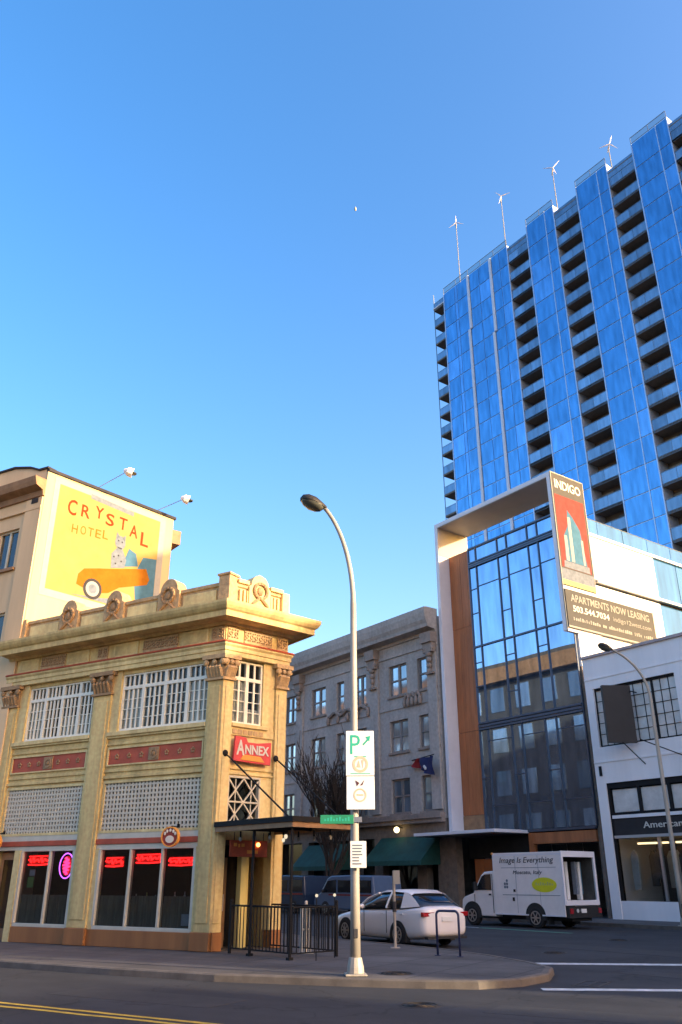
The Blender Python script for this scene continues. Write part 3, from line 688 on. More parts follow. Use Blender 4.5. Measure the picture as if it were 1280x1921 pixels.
# neon signs (script-like tubes, unreadable in the photograph)
def neon(x0, x1, z0, z1, label, m='neon_red', seed=1):
    random.seed(seed); o = root('neon_sign', label, 'neon sign', (P0.x, P0.y, 0), FRONT_RZ, 'red neon signs in the shop windows')
    g = MB(); n = int((x1 - x0) / .075); h = z1 - z0
    pts = []
    for i in range(n * 6 + 1):
        t = i / (n * 6); a = i / 6 * math.tau
        pts.append((x0 + (x1 - x0) * t + .03 * math.sin(a * .5), .17, z0 + h * (.5 + .42 * math.sin(a) * (.6 + .4 * math.sin(i * .23 + seed)))))
    g.tube(pts, .018, 6); part('script_tube', g, m, o)
    part('bar_tube', MB().tube([(x0, .175, z0 - .02), ((x0 + x1) / 2, .175, z0 - .035), (x1, .175, z0 - .01)], .018, 6).tube([(x0 + .02, .175, z1), (x1 - .03, .175, z1 + .01)], .014, 6), m, o)
    part('backing', MB().box(x0 - .02, x1 + .02, .20, .21, z0 - .05, z1 + .04), 'oxide_red', o)
    part('hanger', MB().cyl((x0 + .1, .19, z1), (x0 + .1, .19, 2.55), .004, 5).cyl((x1 - .1, .19, z1), (x1 - .1, .19, 2.55), .004, 5), 'black_metal', o)
neon(-3.90, -3.25, 2.12, 2.30, 'red neon script in the left pane of the right-hand shop window', seed=3)
neon(-2.78, -1.84, 2.20, 2.37, 'red neon script in the middle pane of the right-hand shop window', seed=5)
neon(-1.62, -.76, 2.13, 2.27, 'red neon script in the pane nearest the corner', seed=8)
neon(-7.02, -6.2, 2.18, 2.38, 'red neon script in the left-hand shop window beside the door', seed=11)
no = root('neon_sign', 'oval violet and pink neon sign in the left-hand shop window', 'neon sign', (P0.x, P0.y, 0), FRONT_RZ)
part('outer_tube', MB().tube([(-5.42 + .27 * math.cos(a * .21), .17, 2.12 + .33 * math.sin(a * .21)) for a in range(31)], .017, 6), 'neon_violet', no)
g = MB(); pts = [(-5.42 + .15 * math.sin(i * 1.3) * (1 - abs(i - 12) / 20), .17, 1.90 + i * .018) for i in range(25)]; g.tube(pts, .028, 6)
part('inner_tube', g, 'neon_pink', no); part('backing', MB().disc(-5.42, 2.12, .2, .2, .21, 20, .26), 'oxide_red', no)
random.seed(21)
# notices and bar bottles behind the glass
for x, z, w, h, m, lb in ((-6.75, 1.86, .22, .16, 'paper', 'white notice taped in the left-hand shop window'), (-6.78, 1.55, .26, .28, 'paper_green', 'green poster below the notice in the left-hand shop window'), (-.86, .68, .34, .27, 'paper', 'white card in the bottom corner of the shop window nearest the corner')):
    single('notice', MB().box(x - w / 2, x + w / 2, .14, .145, z, z + h), m, lb, 'notice', (P0.x, P0.y, 0), FRONT_RZ)
for i in range(9):
    x = -3.7 + i * .33 + random.uniform(-.08, .08); h = random.uniform(.22, .34)
    single('bottle', MB().tube([(x, .95, 1.15), (x, .95, 1.15 + h * .6), (x, .95, 1.15 + h * .75), (x, .95, 1.15 + h)], [.045, .045, .018, .016], 10), random.choice(['bottle_blue', 'sign_lime', 'bottle_blue', 'sign_letter']), ORD[i] + ' bottle from the left on the bar behind the right-hand shop window', 'bottle', (P0.x, P0.y, 0), FRONT_RZ, True, 'bottles on the bar')
ap('bottle_shelf', MB().box(-4.0, -.7, .8, 1.1, 1.10, 1.148), 'hotel_brown')

# ================================================================ HOTEL with painted wall
HQ = wfront(-8.7, 0); HRZ = 50.0                       # mural frame: x along the painted wall to the right
hotel = root('hotel_building', 'tall cream hotel with painted side wall behind the tan corner building', 'building', (P0.x, P0.y, 0), FRONT_RZ)
HM = HRZ - FRONT_RZ
mx_, my_ = math.cos(R(HM)), math.sin(R(HM)); h0 = (-8.7, 0)
mend = (h0[0] + mx_ * 5.9, h0[1] + my_ * 5.9)
hb = [(-8.7 - .02, .35), (mend[0] - .3, mend[1] - .05), (mend[0] + bd.x * 13, mend[1] + bd.y * 13), (-42, .35)]
part('body', MB().prism(hb, .12, 14.9), 'dim_room', hotel)
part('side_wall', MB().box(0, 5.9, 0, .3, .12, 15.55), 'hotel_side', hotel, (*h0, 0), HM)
part('side_coping', MB().box(.0, 5.98, -.06, .36, 15.55, 15.66), 'mural_dark', hotel, (*h0, 0), HM)
part('rear_wall', MB().box(0, 13, 0, .3, .12, 15.0), 'hotel_stucco', hotel, (*mend, 0), rear_rz)
hr = None
for i in range(4):
    for z0, z1 in ((1.0, 3.2), (5.0, 6.9), (8.6, 10.5), (12.0, 13.6)):
        w = part('window', MB().box(1.2 + i * 3, 2.7 + i * 3, -.03, .02, z0, z1), 'old_glass', hotel, (*mend, 0), rear_rz)
part('rear_cornice', MB().box(0, 13, -.38, .0, 14.5, 15.1), 'hotel_brown', hotel, (*mend, 0), rear_rz)
# front wall in strips round its windows
WINX = [-41.5 + i * 2.4 for i in range(13)] + [-10.85]
WINX = [-10.9 - i * 2.6 for i in range(12)]
rows = [(1.0, 3.4), (5.4, 7.2), (8.6, 10.3), (11.95, 13.5)]
g = MB(); z = .12
for (a, b2) in rows + [(14.55, 14.55)]:
    g.box(-42, -8.7, 0, .34, z, a)
    xe = -8.7
    if a != b2:
        for x in WINX:
            g.box(x + 1.12, xe, 0, .34, a, b2); xe = x
        g.box(-42, xe, 0, .34, a, b2)
    z = b2
part('front_wall', g, 'hotel_stucco', hotel)
for x in WINX[:5]:
    for a, b2 in rows:
        f = part('window', MB().box(x, x + .07, .1, .2, a, b2).box(x + 1.05, x + 1.12, .1, .2, a, b2).box(x + .07, x + 1.05, .1, .2, a, a + .07).box(x + .07, x + 1.05, .1, .2, b2 - .07, b2).box(x + .52, x + .60, .1, .2, a + .07, b2 - .07), 'frame_cream', hotel)
        part('pane', MB().box(x + .07, x + .52, .15, .156, a + .07, b2 - .07), 'dark_pane', f); part('pane', MB().box(x + .60, x + 1.05, .15, .156, a + .07, b2 - .07), 'dark_pane', f)
        part('sill', MB().box(x - .12, x + 1.24, -.10, .1, a - .11, a), 'hotel_brown', f)
part('cornice', MB().sweep([(-42, 0), (-8.9, 0), (-8.7, 0)], [(-.2, 14.55), (.08, 14.55), (.12, 14.75), (.42, 14.85), (.48, 15.0), (.52, 15.16), (-.2, 15.2)]), 'hotel_brown', hotel)
part('pilaster', MB().box(-9.55, -8.72, -.07, 0, .12, 14.5), 'hotel_stucco', hotel, bevel=.01)
part('string_course', MB().box(-42, -8.72, -.09, -.0, 14.05, 14.15), 'hotel_stucco', hotel)
part('vent', MB().box(-9.25, -8.9, -.09, -.075, 14.3, 14.5), 'mural_dark', hotel)
part('parapet', MB().plate([(-42, 15.2), (-8.72, 15.2), (-8.72, 15.66), (-9.2, 15.68), (-9.7, 15.9), (-10.6, 16.12), (-11.6, 16.14), (-12.4, 15.9), (-13, 15.7), (-42, 15.7)], .02, .3), 'hotel_stucco', hotel)
part('parapet_cap', MB().plate([(-8.70, 15.662), (-9.2, 15.682), (-9.7, 15.902), (-10.6, 16.122), (-11.6, 16.142), (-12.4, 15.9), (-12.4, 15.98), (-11.6, 16.22), (-10.6, 16.20), (-9.7, 15.98), (-9.2, 15.76), (-8.70, 15.74)], -.04, .36), 'mural_dark', hotel)
# mural, painted flat on the wall: thin coats of paint
mural = part('mural', MB().box(.33, 5.50, -.012, -.001, 10.88, 15.45), 'mural_white', hotel, (*h0, 0), HM, label='painted advertisement of an orange car on yellow reading CRYSTAL HOTEL')
part('field', MB().box(.55, 5.22, -.016, -.0125, 11.15, 15.22), 'mural_yellow', mural)
part('sky_patch', MB().plate([(4.45, 11.16), (5.21, 11.16), (5.21, 13.55), (4.55, 13.45), (4.2, 12.6)], -.019, -.0165), 'mural_blue', mural)
part('grey_ribbon', MB().plate([(1.9, 15.10), (3.9, 15.02), (3.9, 15.20), (1.9, 15.30)], -.019, -.0165), 'mural_grey', mural)
for s, x, z, h in (('C', 1.17, 14.48, .62), ('R', 1.75, 14.50, .50), ('Y', 2.34, 14.65, .48), ('S', 2.84, 14.52, .50), ('T', 3.45, 14.55, .50), ('A', 3.98, 14.40, .52), ('L', 4.53, 14.21, .58)):
    g = fit(text(s, 1, .003, bold=.012), x - .19, x + .19, z - h / 2, z + h / 2, -.0190); part('letter', g, 'mural_red', mural)
for s, x, z in (('H', 1.39, 13.68), ('O', 1.75, 13.73), ('T', 2.07, 13.76), ('E', 2.40, 13.79), ('L', 2.72, 13.85)):
    g = fit(text(s, 1, .003), x - .12, x + .12, z - .17, z + .17, -.0190); part('letter', g, 'mural_orange', mural)
car = [(1.75, 11.62), (1.78, 12.02), (2.0, 12.28), (2.6, 12.45), (3.2, 12.60), (4.0, 12.82), (4.75, 13.02), (4.95, 12.62), (4.85, 12.38), (3.6, 11.95), (3.15, 11.62), (2.5, 11.45)]
part('painted_car', MB().plate(car, -.0215, -.0195), 'mural_orange', mural)
part('painted_windscreen', MB().plate([(3.6, 12.80), (4.35, 13.02), (4.2, 13.5), (3.85, 13.62)], -.0215, -.0195), 'mural_blue', mural)
g = MB().disc(3.42, 13.74, .24, -.024, -.022, 16, .28).plate([(3.2, 13.85), (3.22, 14.14), (3.38, 13.98)], -.024, -.022).plate([(3.48, 13.98), (3.64, 14.10), (3.64, 13.82)], -.024, -.022)
g.plate([(3.12, 12.62), (3.08, 13.2), (3.3, 13.5), (3.55, 13.5), (3.78, 13.1), (3.72, 12.78)], -.024, -.022); part('painted_driver', g, 'mural_grey', mural)
g = MB()
for x, z in ((3.33, 13.80), (3.50, 13.78)): g.disc(x, z, .035, -.026, -.0242, 8)
g.plate([(3.30, 13.55), (3.54, 13.53), (3.50, 13.48), (3.34, 13.50)], -.026, -.0242)
for x, z in ((3.2, 13.1), (3.4, 13.2), (3.55, 13.0), (3.3, 12.85)): g.disc(x, z, .04, -.026, -.0242, 8)
part('painted_marks', g, 'mural_dark', mural, kind='stuff')
part('painted_wheel', MB().disc(2.45, 11.60, .40, -.024, -.022, 24), 'mural_dark', mural)
part('painted_hub', MB().disc(2.45, 11.60, .29, -.0265, -.0245, 24), 'mural_white', mural)
part('painted_hub_centre', MB().disc(2.45, 11.60, .18, -.029, -.027, 20), 'mural_grey', mural)
part('painted_shadow', MB().plate([(1.6, 11.2), (3.2, 11.2), (3.6, 11.5), (2.9, 11.35)], -.0205, -.0195), 'mural_grey', mural)
# mural lamps on long arms
for i, (s, z, out) in enumerate(((2.65, 15.95, 1.1), (5.5, 15.80, 1.1))):
    o = root('mural_lamp', ('left-hand', 'right-hand')[i] + ' floodlight on a long arm above the painted wall', 'floodlight', (HQ[0], HQ[1], 0), HRZ, 'floodlights over the mural')
    part('arm', MB().cyl((s - .5, .1, 15.66), (s, -out + .2, z + .25), .018, 6), 'steel', o)
    part('head', MB().tube([(s - .10, -out + .1, z + .30), (s, -out, z + .25), (s + .16, -out - .1, z + .20)], [.06, .17, .20], 10), 'metal_white', o)
    part('lens', MB().ball((s + .16, -out - .1, z + .185), .17, .17, .05), 'lamp_glass', o)
# ================================================================ FAR SIDE OF THE SIDE STREET
# ---- grey stone building
grey = root('stone_building', 'grey stone four-storey building with deep cornice behind the lamp post', 'building', (W0.x, W0.y, 0), ROW_RZ)
GX0, GX1 = -52.0, -11.02
gw = [(-49.5, -47.8), (-46.5, -44.8), (-43.2, -42.3), (-41.0, -39.8), (-38.2, -36.6), (-35.2, -33.6), (-31.8, -30.2), (-28.5, -26.95), (-24.9, -23.1), (-21.75, -20.85), (-19.6, -18.3), (-15.85, -14.05), (-13.0, -11.25)]
GR = [(5.45, 7.48), (9.1, 11.05), (12.62, 14.62)]
g = MB(); z = 5.0
for a, b2 in GR + [(17.0, 17.0)]:
    g.box(GX0, GX1, 0, .4, z, a)
    if a != b2:
        xs = [GX0] + [v for w in gw for v in w] + [GX1]
        for i in range(0, len(xs), 2): g.box(xs[i], xs[i + 1], 0, .4, a, b2)
    z = b2
part('wall', g, 'grey_stone', grey); part('body', MB().box(GX0, GX1 - .02, 1.6, 24, .12, 16.6), 'dim_room', grey)
part('roof', MB().box(GX0, GX1, .4, 24, 16.6, 16.9), 'roofing', grey)
for (x0, x1) in gw:
    for a, b2 in GR:
        f = MB().box(x0, x0 + .1, .14, .26, a, b2).box(x1 - .1, x1, .14, .26, a, b2).box(x0 + .1, x1 - .1, .14, .26, a, a + .1).box(x0 + .1, x1 - .1, .14, .26, b2 - .1, b2).box(x0 + .1, x1 - .1, .12, .24, (a + b2) / 2 - .05, (a + b2) / 2 + .05)
        wide = x1 - x0 > 1.2; m = (x0 + x1) / 2
        if wide: f.box(m - .09, m + .09, .13, .26, a + .1, b2 - .1)
        w = part('window', f, 'window_wood', grey)
        for p, q in (((x0 + .1, m - .09), (m + .09, x1 - .1)) if wide else ((x0 + .1, x1 - .1),)):
            zm = (a + b2) / 2; blind = random.random()
            part('pane', MB().box(p, q, .20, .21, zm + .05, b2 - .1), 'old_glass', w); part('pane', MB().box(p, q, .19, .20, a + .1, zm - .05), 'old_glass', w)
        part('sill', MB().box(x0 - .12, x1 + .12, -.10, .13, a - .14, a - .003), 'grey_stone_dark', w)
for z0, z1, o in ((15.15, 15.3, .08), (11.75, 11.9, .06), (8.2, 8.34, .06)): part('string_course', MB().box(GX0, GX1, -o, -.0, z0, z1), 'grey_stone', grey)
part('cornice', MB().sweep([(GX0, 0), (GX1, 0)], [(-.1, 15.95), (.10, 15.95), (.16, 16.12), (.75, 16.22), (.80, 16.42), (.92, 16.66), (1.0, 17.05), (1.02, 17.42), (.80, 17.46), (-.1, 17.46)]), 'grey_stone', grey)
for x in (-46, -36, -26.35, -17.3, -11.55):                # pilasters with carved brackets
    part('pilaster', MB().box(x - .42, x + .42, -.14, 0, 5.5, 15.0), 'grey_stone', grey, bevel=.015)
    g = MB().box(x - .5, x + .5, -.55, 0, 15.3, 15.95).box(x - .42, x + .42, -.42, 0, 14.7, 15.3)
    for j in range(4): g.ball((x, -.30 + j * .02, 14.6 - j * .36), .28 - j * .05, .16, .20)
    for sx in (-.35, .35): g.ball((x + sx, -.32, 14.95), .14, .14, .16)
    g.box(x - .34, x + .34, -.34, 0, 13.35, 13.48); part('bracket', g, 'grey_stone_dark', grey)
for x0, x1 in ((-22.6, -18.0), (-14.2, -12.7)):            # carved hood over the middle windows
    g = MB().tube([(x0 + (x1 - x0) * i / 16, -.10, 12.25 + .28 * math.sin(i / 16 * math.pi * 3) ** 2) for i in range(17)], .12, 6)
    for i in range(5): g.ball((x0 + (x1 - x0) * i / 4, -.14, 12.0), .16, .12, .30)
    part('carving', g, 'grey_stone_dark', grey)
part('ledge', MB().box(GX0, GX1, -.45, 0, 5.02, 5.32).box(GX0, GX1, -.32, 0, 4.80, 5.02), 'grey_stone_dark', grey, bevel=.01)
part('ground_wall', MB().box(GX0, GX1, 0, .4, 4.1, 5.0), 'brick_dim', grey)
for x in (-50, -44, -38.5, -33, -29.8, -25.4, -19.8, -17.2, -13.2, -11.4): part('ground_pier', MB().box(x - .45, x + .37, .0, .5, .12, 4.1), 'brick_dim', grey, bevel=.01)
part('ground_glass', MB().box(GX0, GX1, .62, .63, .12, 4.1), 'dark_pane', grey)
def awning(x0, x1, z0, z1, out, label):
    o = root('awning', label, 'awning', (W0.x, W0.y, 0), ROW_RZ)
    part('cloth', MB().add([(x0, -.02, z1), (x1, -.02, z1), (x1, -out, z0 + .25), (x0, -out, z0 + .25), (x0, -out, z0), (x1, -out, z0), (x0, -.02, z0 + .05), (x1, -.02, z0 + .05)],
        [(0, 3, 2, 1), (3, 4, 5, 2), (0, 6, 4, 3), (1, 2, 5, 7)]), 'awning_green', o)
    part('frame', MB().cyl((x0 + .05, -out + .03, z0 + .2), (x1 - .05, -out + .03, z0 + .2), .03, 8).cyl((x0 + .05, -.05, z0 + .1), (x0 + .05, -out + .03, z0 + .2), .02, 8).cyl((x1 - .05, -.05, z0 + .1), (x1 - .05, -out + .03, z0 + .2), .02, 8), 'black_metal', o)
awning(-16.9, -11.6, 2.5, 4.1, 1.5, 'dark green awning on the stone building nearest the wood panel')
awning(-25.0, -20.2, 2.3, 3.9, 1.4, 'dark green awning seen behind the lamp post under the bare tree')
wl = root('wall_lamp', 'round lit wall lamp above the green awning', 'lamp', (*wrow(-14.9, 0), 4.5), ROW_RZ)
part('globe', MB().ball((0, -.45, 0), .17, n=14, m=10), 'lamp_lit', wl, smooth=True); part('bracket', MB().tube([(0, 0, .1), (0, -.25, .22), (0, -.45, .16)], .03, 8), 'black_metal', wl)
# flag on an angled pole
fl = root('flag', 'red white and blue flag hanging from an angled pole on the stone building', 'flag', (*wrow(-13.7, -.1), 8.4), ROW_RZ)
part('pole', MB().cyl((-.1, .1, .05), (3.0, -.9, .0), .03, 8), 'black_metal', fl)
def cloth(t0, t1, s0, s1):
    g = MB(); vs = []; n, m = 10, 8
    for i in range(n + 1):
        for j in range(m + 1):
            t = t0 + (t1 - t0) * i / n; s = s0 + (s1 - s0) * j / m
            vs.append((.15 + 2.7 * t + .18 * math.sin(s * 5 + t * 9), -.05 - .85 * t + .16 * math.sin(t * 19 + s * 3), .05 - .12 * t - s * (.45 + .75 * t)))
    return g.add(vs, [(i * (m + 1) + j, (i + 1) * (m + 1) + j, (i + 1) * (m + 1) + j + 1, i * (m + 1) + j + 1) for i in range(n) for j in range(m)])
part('red_stripe', cloth(.0, .35, 0, .85), 'flag_red', fl, smooth=True); part('blue_field', cloth(.351, 1, 0, .9), 'flag_blue', fl, smooth=True)
g = MB(); 
for t, s in ((.55, .62), (.85, .6), (.7, .3)):
    p = (.15 + 2.7 * t + .18 * math.sin(s * 5 + t * 9), -.10 - .85 * t + .16 * math.sin(t * 19 + s * 3), .05 - .12 * t - s * (.45 + .75 * t)); g.ball(p, .10, .05, .10, 8, 5)
part('emblem', g, 'flag_white', fl)

# ---- glass office building with white portal frame
pod = root('office_building', 'glass-fronted office building inside a tall white portal frame with wood panel', 'building', (W0.x, W0.y, 0), ROW_RZ)
XL, XR, GY = -8.72, -1.22, .90
part('portal_frame', MB().box(-10.78, -10.52, 0, 2.7, 4.15, 22.84).box(-10.78, -1.0, 0, 2.7, 22.841, 23.12), 'metal_white', pod, bevel=.012)
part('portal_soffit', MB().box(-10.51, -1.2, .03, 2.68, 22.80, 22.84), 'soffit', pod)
part('portal_blade', MB().box(-1.24, -1.0, 0, 2.85, 13.75, 22.84), 'metal_white', pod, bevel=.012)
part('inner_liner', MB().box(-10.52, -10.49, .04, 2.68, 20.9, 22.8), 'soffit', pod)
# wood cladding: vertical boards
for i in range(9):
    w = (XL - .06 + 10.49) / 9; x = -10.49 + i * w
    for z0, z1 in ((5.1, 9.7), (9.72, 16.0), (16.02, 20.9)):
        part('wood_board', MB().box(x + .006, x + w - .006, GY + random.uniform(-.008, .008), GY + .06, z0, z1), 'wood', pod)
part('wood_backing', MB().box(-10.49, XL, GY + .062, GY + .3, 4.2, 20.88), 'mullion', pod)
part('wood_foot', MB().box(-10.49, XL - .06, GY - .01, GY + .06, 4.2, 5.08), 'hotel_brown', pod)
XS = [XL, -8.08, -6.24, -5.48, -3.82, -3.06, XR]
Z_SEC = [(4.16, 9.66), (10.10, 14.52), (14.62, 19.62), (19.98, 20.86)]
mm = MB()
for x in XS: mm.box(x - .03, x + .03, GY - .07, GY + .06, 4.16, 20.9)
part('mullions', mm, 'mullion', pod)
for z0, z1, p in ((9.66, 9.76, .12), (9.82, 9.94, .10), (10.0, 10.10, .12), (14.52, 14.62, .08), (19.62, 19.72, .12), (19.76, 19.86, .10), (19.9, 19.98, .12), (20.86, 20.96, .10), (4.04, 4.16, .14)):
    part('transom', MB().box(XL + .03, XR - .03, GY - p, GY + .05, z0, z1), 'mullion', pod)
part('spandrel', MB().box(XL, XR, GY - .02, GY + .03, 9.76, 10.0).box(XL, XR, GY - .02, GY + .03, 19.72, 19.9), 'mullion', pod)
jn = {0: (6.6,), 1: (7.2,)}
for i in range(6):
    x0, x1 = XS[i] + .03, XS[i + 1] - .03; narrow = x1 - x0 < .9
    for k, (z0, z1) in enumerate(Z_SEC):
        cuts = [z0, z1]
        if k == 2: cuts = [z0, 16.25 + (.4 if i == 0 else 0), 18.2, z1] if narrow else [z0, 18.3, z1]
        if k == 1: cuts = [z0, 11.5 if i == 2 else 12.2, 13.6, z1] if narrow else [z0, z1]
        if k == 0: cuts = [z0, 5.5, 9.0, z1] if not narrow else [z0, 7.0, z1]
        for a, b2 in zip(cuts, cuts[1:]):
            part('pane', MB().box(x0, x1, GY, GY + .02, a + .025, b2 - .025), 'curtain_glass', pod)
    # joint bars between stacked panes
        for c in cuts[1:-1]: part('joint_bar', MB().box(x0, x1, GY - .04, GY + .0, c - .025, c + .025), 'mullion', pod)
part('core', MB().box(-10.45, -1.3, GY + .4, 33, 4.0, 19.9), 'dark_room', pod); part('roof', MB().box(-10.7, -1.05, 2.8, 33.5, 19.9, 20.0), 'roofing', pod)
part('left_wall', MB().box(-10.78, -10.5, 2.71, 33, .12, 20.2), 'white_panel', pod)
# sunlit right-hand side: panels, black shadow-gap ledge, glazing
yy = [.98, 2.6, 4.2, 5.8, 7.45, 9.05]
for a, b2 in zip(yy, yy[1:]):
    part('side_panel', MB().box(-1.28, -1.06, a + .01, b2 - .01, 17.25, 19.85), 'white_panel', pod)
    part('side_panel', MB().box(-1.28, -1.06, a + .01, b2 - .01, 12.0, 16.88), 'white_panel', pod)
part('side_ledge', MB().box(-1.3, -.80, 2.95, 33, 16.98, 17.14), 'steel', pod); part('side_gap', MB().box(-1.3, -1.1, .95, 33, 16.88, 16.975), 'black_metal', pod)
part('side_coping', MB().box(-1.35, -.96, .95, 33, 19.86, 20.02), 'metal_white', pod)
for i in range(10):
    a = 9.07 + i * 2.4
    for z0, z1 in ((17.2, 19.84), (14.6, 16.86), (12.0, 14.5)): part('side_pane', MB().box(-1.2, -1.1, a, a + 2.34, z0, z1), 'side_glass', pod)
part('side_backing', MB().box(-1.32, -1.21, 9.05, 33, .12, 19.84), 'mullion', pod); part('side_lower_wall', MB().box(-1.3, -1.08, .97, 33, .12, 11.99), 'brick_dim', pod)
for i in range(12): part('roof_guard', MB().box(-1.16, -1.14, 1.6 + i * 2.4, 3.95 + i * 2.4, 20.04, 21.0), 'side_glass', pod)
part('roof_rail', MB().cyl((-1.15, 1.6, 21.02), (-1.15, 30, 21.02), .03, 8), 'guard_frame', pod)
# ground floor: canopy, timber entrance, columns
part('entrance_canopy', MB().box(-11.9, -5.6, -1.7, .85, 3.98, 4.14), 'metal_white', pod, bevel=.01)
part('canopy_soffit', MB().box(-11.8, -5.7, -1.6, .85, 3.94, 3.975), 'mullion', pod)
part('entrance_column', MB().box(-11.0, -10.3, .0, .5, .12, 3.94), 'brick_dim', pod)
for i in range(6): part('timber_door', MB().box(-9.9 + i * .7, -9.24 + i * .7, 1.0, 1.06, .13, 2.8), 'wood', pod)
part('door_head', MB().box(-10.3, -5.5, 1.0, 1.1, 2.83, 3.93), 'dark_room', pod)
for i in range(4): part('shop_pane', MB().box(-5.2 + i * .98, -4.28 + i * .98, .95, .97, .3, 3.4), 'dark_pane', pod)
part('timber_post', MB().box(-5.62, -5.3, .8, 1.05, .12, 4.0).box(-5.3, -1.3, .82, 1.0, 3.45, 3.98), 'wood', pod)
# blade sign: thin printed panels on the street end of the frame
ind = root('building_sign', 'tall grey and red sign reading INDIGO on the end of the white portal frame', 'sign', (*wrow(-1.0, 0), 0), ROW_RZ + 90)
part('panel', MB().box(.06, 2.80, -.05, -.005, 16.30, 23.05), 'sign_grey', ind)
part('border', MB().box(.0, .06, -.07, -.005, 13.75, 23.12).box(2.80, 2.86, -.07, -.005, 16.30, 23.12).box(.06, 2.80, -.07, -.005, 23.05, 23.12), 'letter_grey', ind)
part('red_field', MB().box(.18, 2.68, -.056, -.051, 17.35, 21.75), 'sign_red', ind)
part('letters', fit(text('INDIGO', .7, .01, bold=.012), .30, 2.55, 22.15, 22.72, -.06), 'sign_letter', ind)
part('picture_base', MB().plate([(.35, 17.36), (2.55, 17.36), (2.5, 17.75), (.4, 17.75)], -.064, -.0565), 'mural_grey', ind)
part('tower_picture', MB().plate([(.55, 17.76), (.62, 19.3), (1.0, 19.9), (1.12, 20.95), (1.5, 20.6), (2.05, 19.9), (2.35, 17.76)], -.064, -.0565), 'mural_blue', ind)
for x0, x1, z1 in ((.60, .85, 19.3), (1.05, 1.3, 20.5), (2.05, 2.22, 19.3)): part('tower_highlight', MB().box(x0, x1, -.07, -.0645, 17.8, z1), 'mural_white', ind)
part('pale_band', MB().box(.06, 2.80, -.056, -.051, 16.34, 17.28), 'mural_grey', ind)
part('lime_band', MB().box(.06, 2.80, -.062, -.0565, 16.34, 16.62), 'sign_lime', ind)
lease = root('leasing_sign', 'wide grey sign reading APARTMENTS NOW LEASING below the red sign', 'sign', (*wrow(-1.0, 0), 0), ROW_RZ + 90)
part('panel', MB().box(.06, 7.75, -.13, -.005, 14.02, 16.05), 'sign_grey', lease)
part('border', MB().box(.06, 7.8, -.15, -.01, 13.93, 14.02).box(7.75, 7.85, -.15, -.01, 14.02, 16.06), 'letter_grey', lease)
part('letters', fit(text('APARTMENTS NOW LEASING', .5, .01, bold=.006), .45, 7.35, 15.40, 15.82, -.14), 'letter_grey', lease)
part('letters', fit(text('503.544.7034', .5, .01, bold=.008), .55, 3.6, 14.85, 15.2, -.14), 'sign_letter', lease)
part('letters', fit(text('indigo12west.com', .5, .01), 3.95, 7.4, 14.80, 15.15, -.14), 'letter_grey', lease)
g = MB()
for i in range(40):
    x = .5 + i * .175
    if random.random() < .85: g.box(x, x + random.uniform(.06, .13), -.145, -.13, 14.35, 14.35 + random.uniform(.12, .22))
part('small_print', g, 'letter_grey', lease, kind='stuff')

# ---- tower behind
T0 = (14.87, 96.61)
tower = root('glass_tower', 'tall blue glass apartment tower with stacked recessed balconies', 'building', (*T0, 0), ROW_RZ)
FH = 3.0; NF = 20; ZT = 79.3
BAYS_T = [(0, [0, 2.2, 2.75, 4.95, 7.0, 9.25, 10.9, 12.4]), (15.95, [15.95, 19.0, 20.4]), (24.1, [24.1, 27.2, 28.6]), (32.2, [32.2, 35.4, 36.85]), (40.4, [40.4, 43.5, 45.0])]
tp = {}
def tmesh(w, m, h=FH - .07):
    k = (round(w, 2), m, h)
    if k not in tp: tp[k] = MB().box(.045, w - .045, 0, .06, .02, h - .03).mesh(m, name='pane'); fixnormals(tp[k])
    return tp[k]
for bi, (bx, xs) in enumerate(BAYS_T):
    top = ZT if bi == 0 else ZT + .75
    part('bay_backing', MB().box(xs[0] + .02, xs[-1] - .02, .065, 2.4, ZT - NF * FH, top), 'mullion_light', tower)
    for k in range(NF):
        z = ZT - (k + 1) * FH
        for i in range(len(xs) - 1):
            w = xs[i + 1] - xs[i]
            m = 'tower_glass_pale' if (w < .8 or random.random() < .10) else 'tower_glass'
            part('pane', tmesh(w, m, FH - .07 if k or bi == 0 else FH + .68), None, tower, (xs[i], 0, z + .035))
    for x in (xs[0], xs[-1]):
        part('edge_trim', MB().box(x - .06, x + .06, -.06, 2.4, ZT - NF * FH, top + .02), 'mullion_light', tower)
    if len(xs) == 3: part('edge_trim', MB().box(xs[1] - .05, xs[1] + .05, -.05, .02, ZT - NF * FH, top), 'mullion_light', tower)
    g = MB().cyl((xs[0], 0, top + 1.0), (xs[-1], 0, top + 1.0), .05, 6).cyl((xs[0], 0, top + .1), (xs[-1], 0, top + .1), .05, 6)
    n = max(2, int((xs[-1] - xs[0]) / 2.2))
    for i in range(n + 1): x = xs[0] + (xs[-1] - xs[0]) * i / n; g.cyl((x, 0, top), (x, 0, top + 1.0), .045, 6)
    part('roof_rail', g, 'guard_frame', tower)
    part('roof_screen', MB().box(xs[0] + .1, xs[-1] - .1, .0, .03, top + .15, top + .95), 'shop_glass', tower)
for x, z0, z1 in ((4.95, ZT - 9, ZT), (4.65, ZT - NF * FH, ZT - 9), (9.25, ZT - 12, ZT), (8.95, ZT - NF * FH, ZT - 12)):
    part('white_fin', MB().box(x - .17, x + .17, -.16, -.005, z0, z1), 'fin_white', tower)
gm = {}
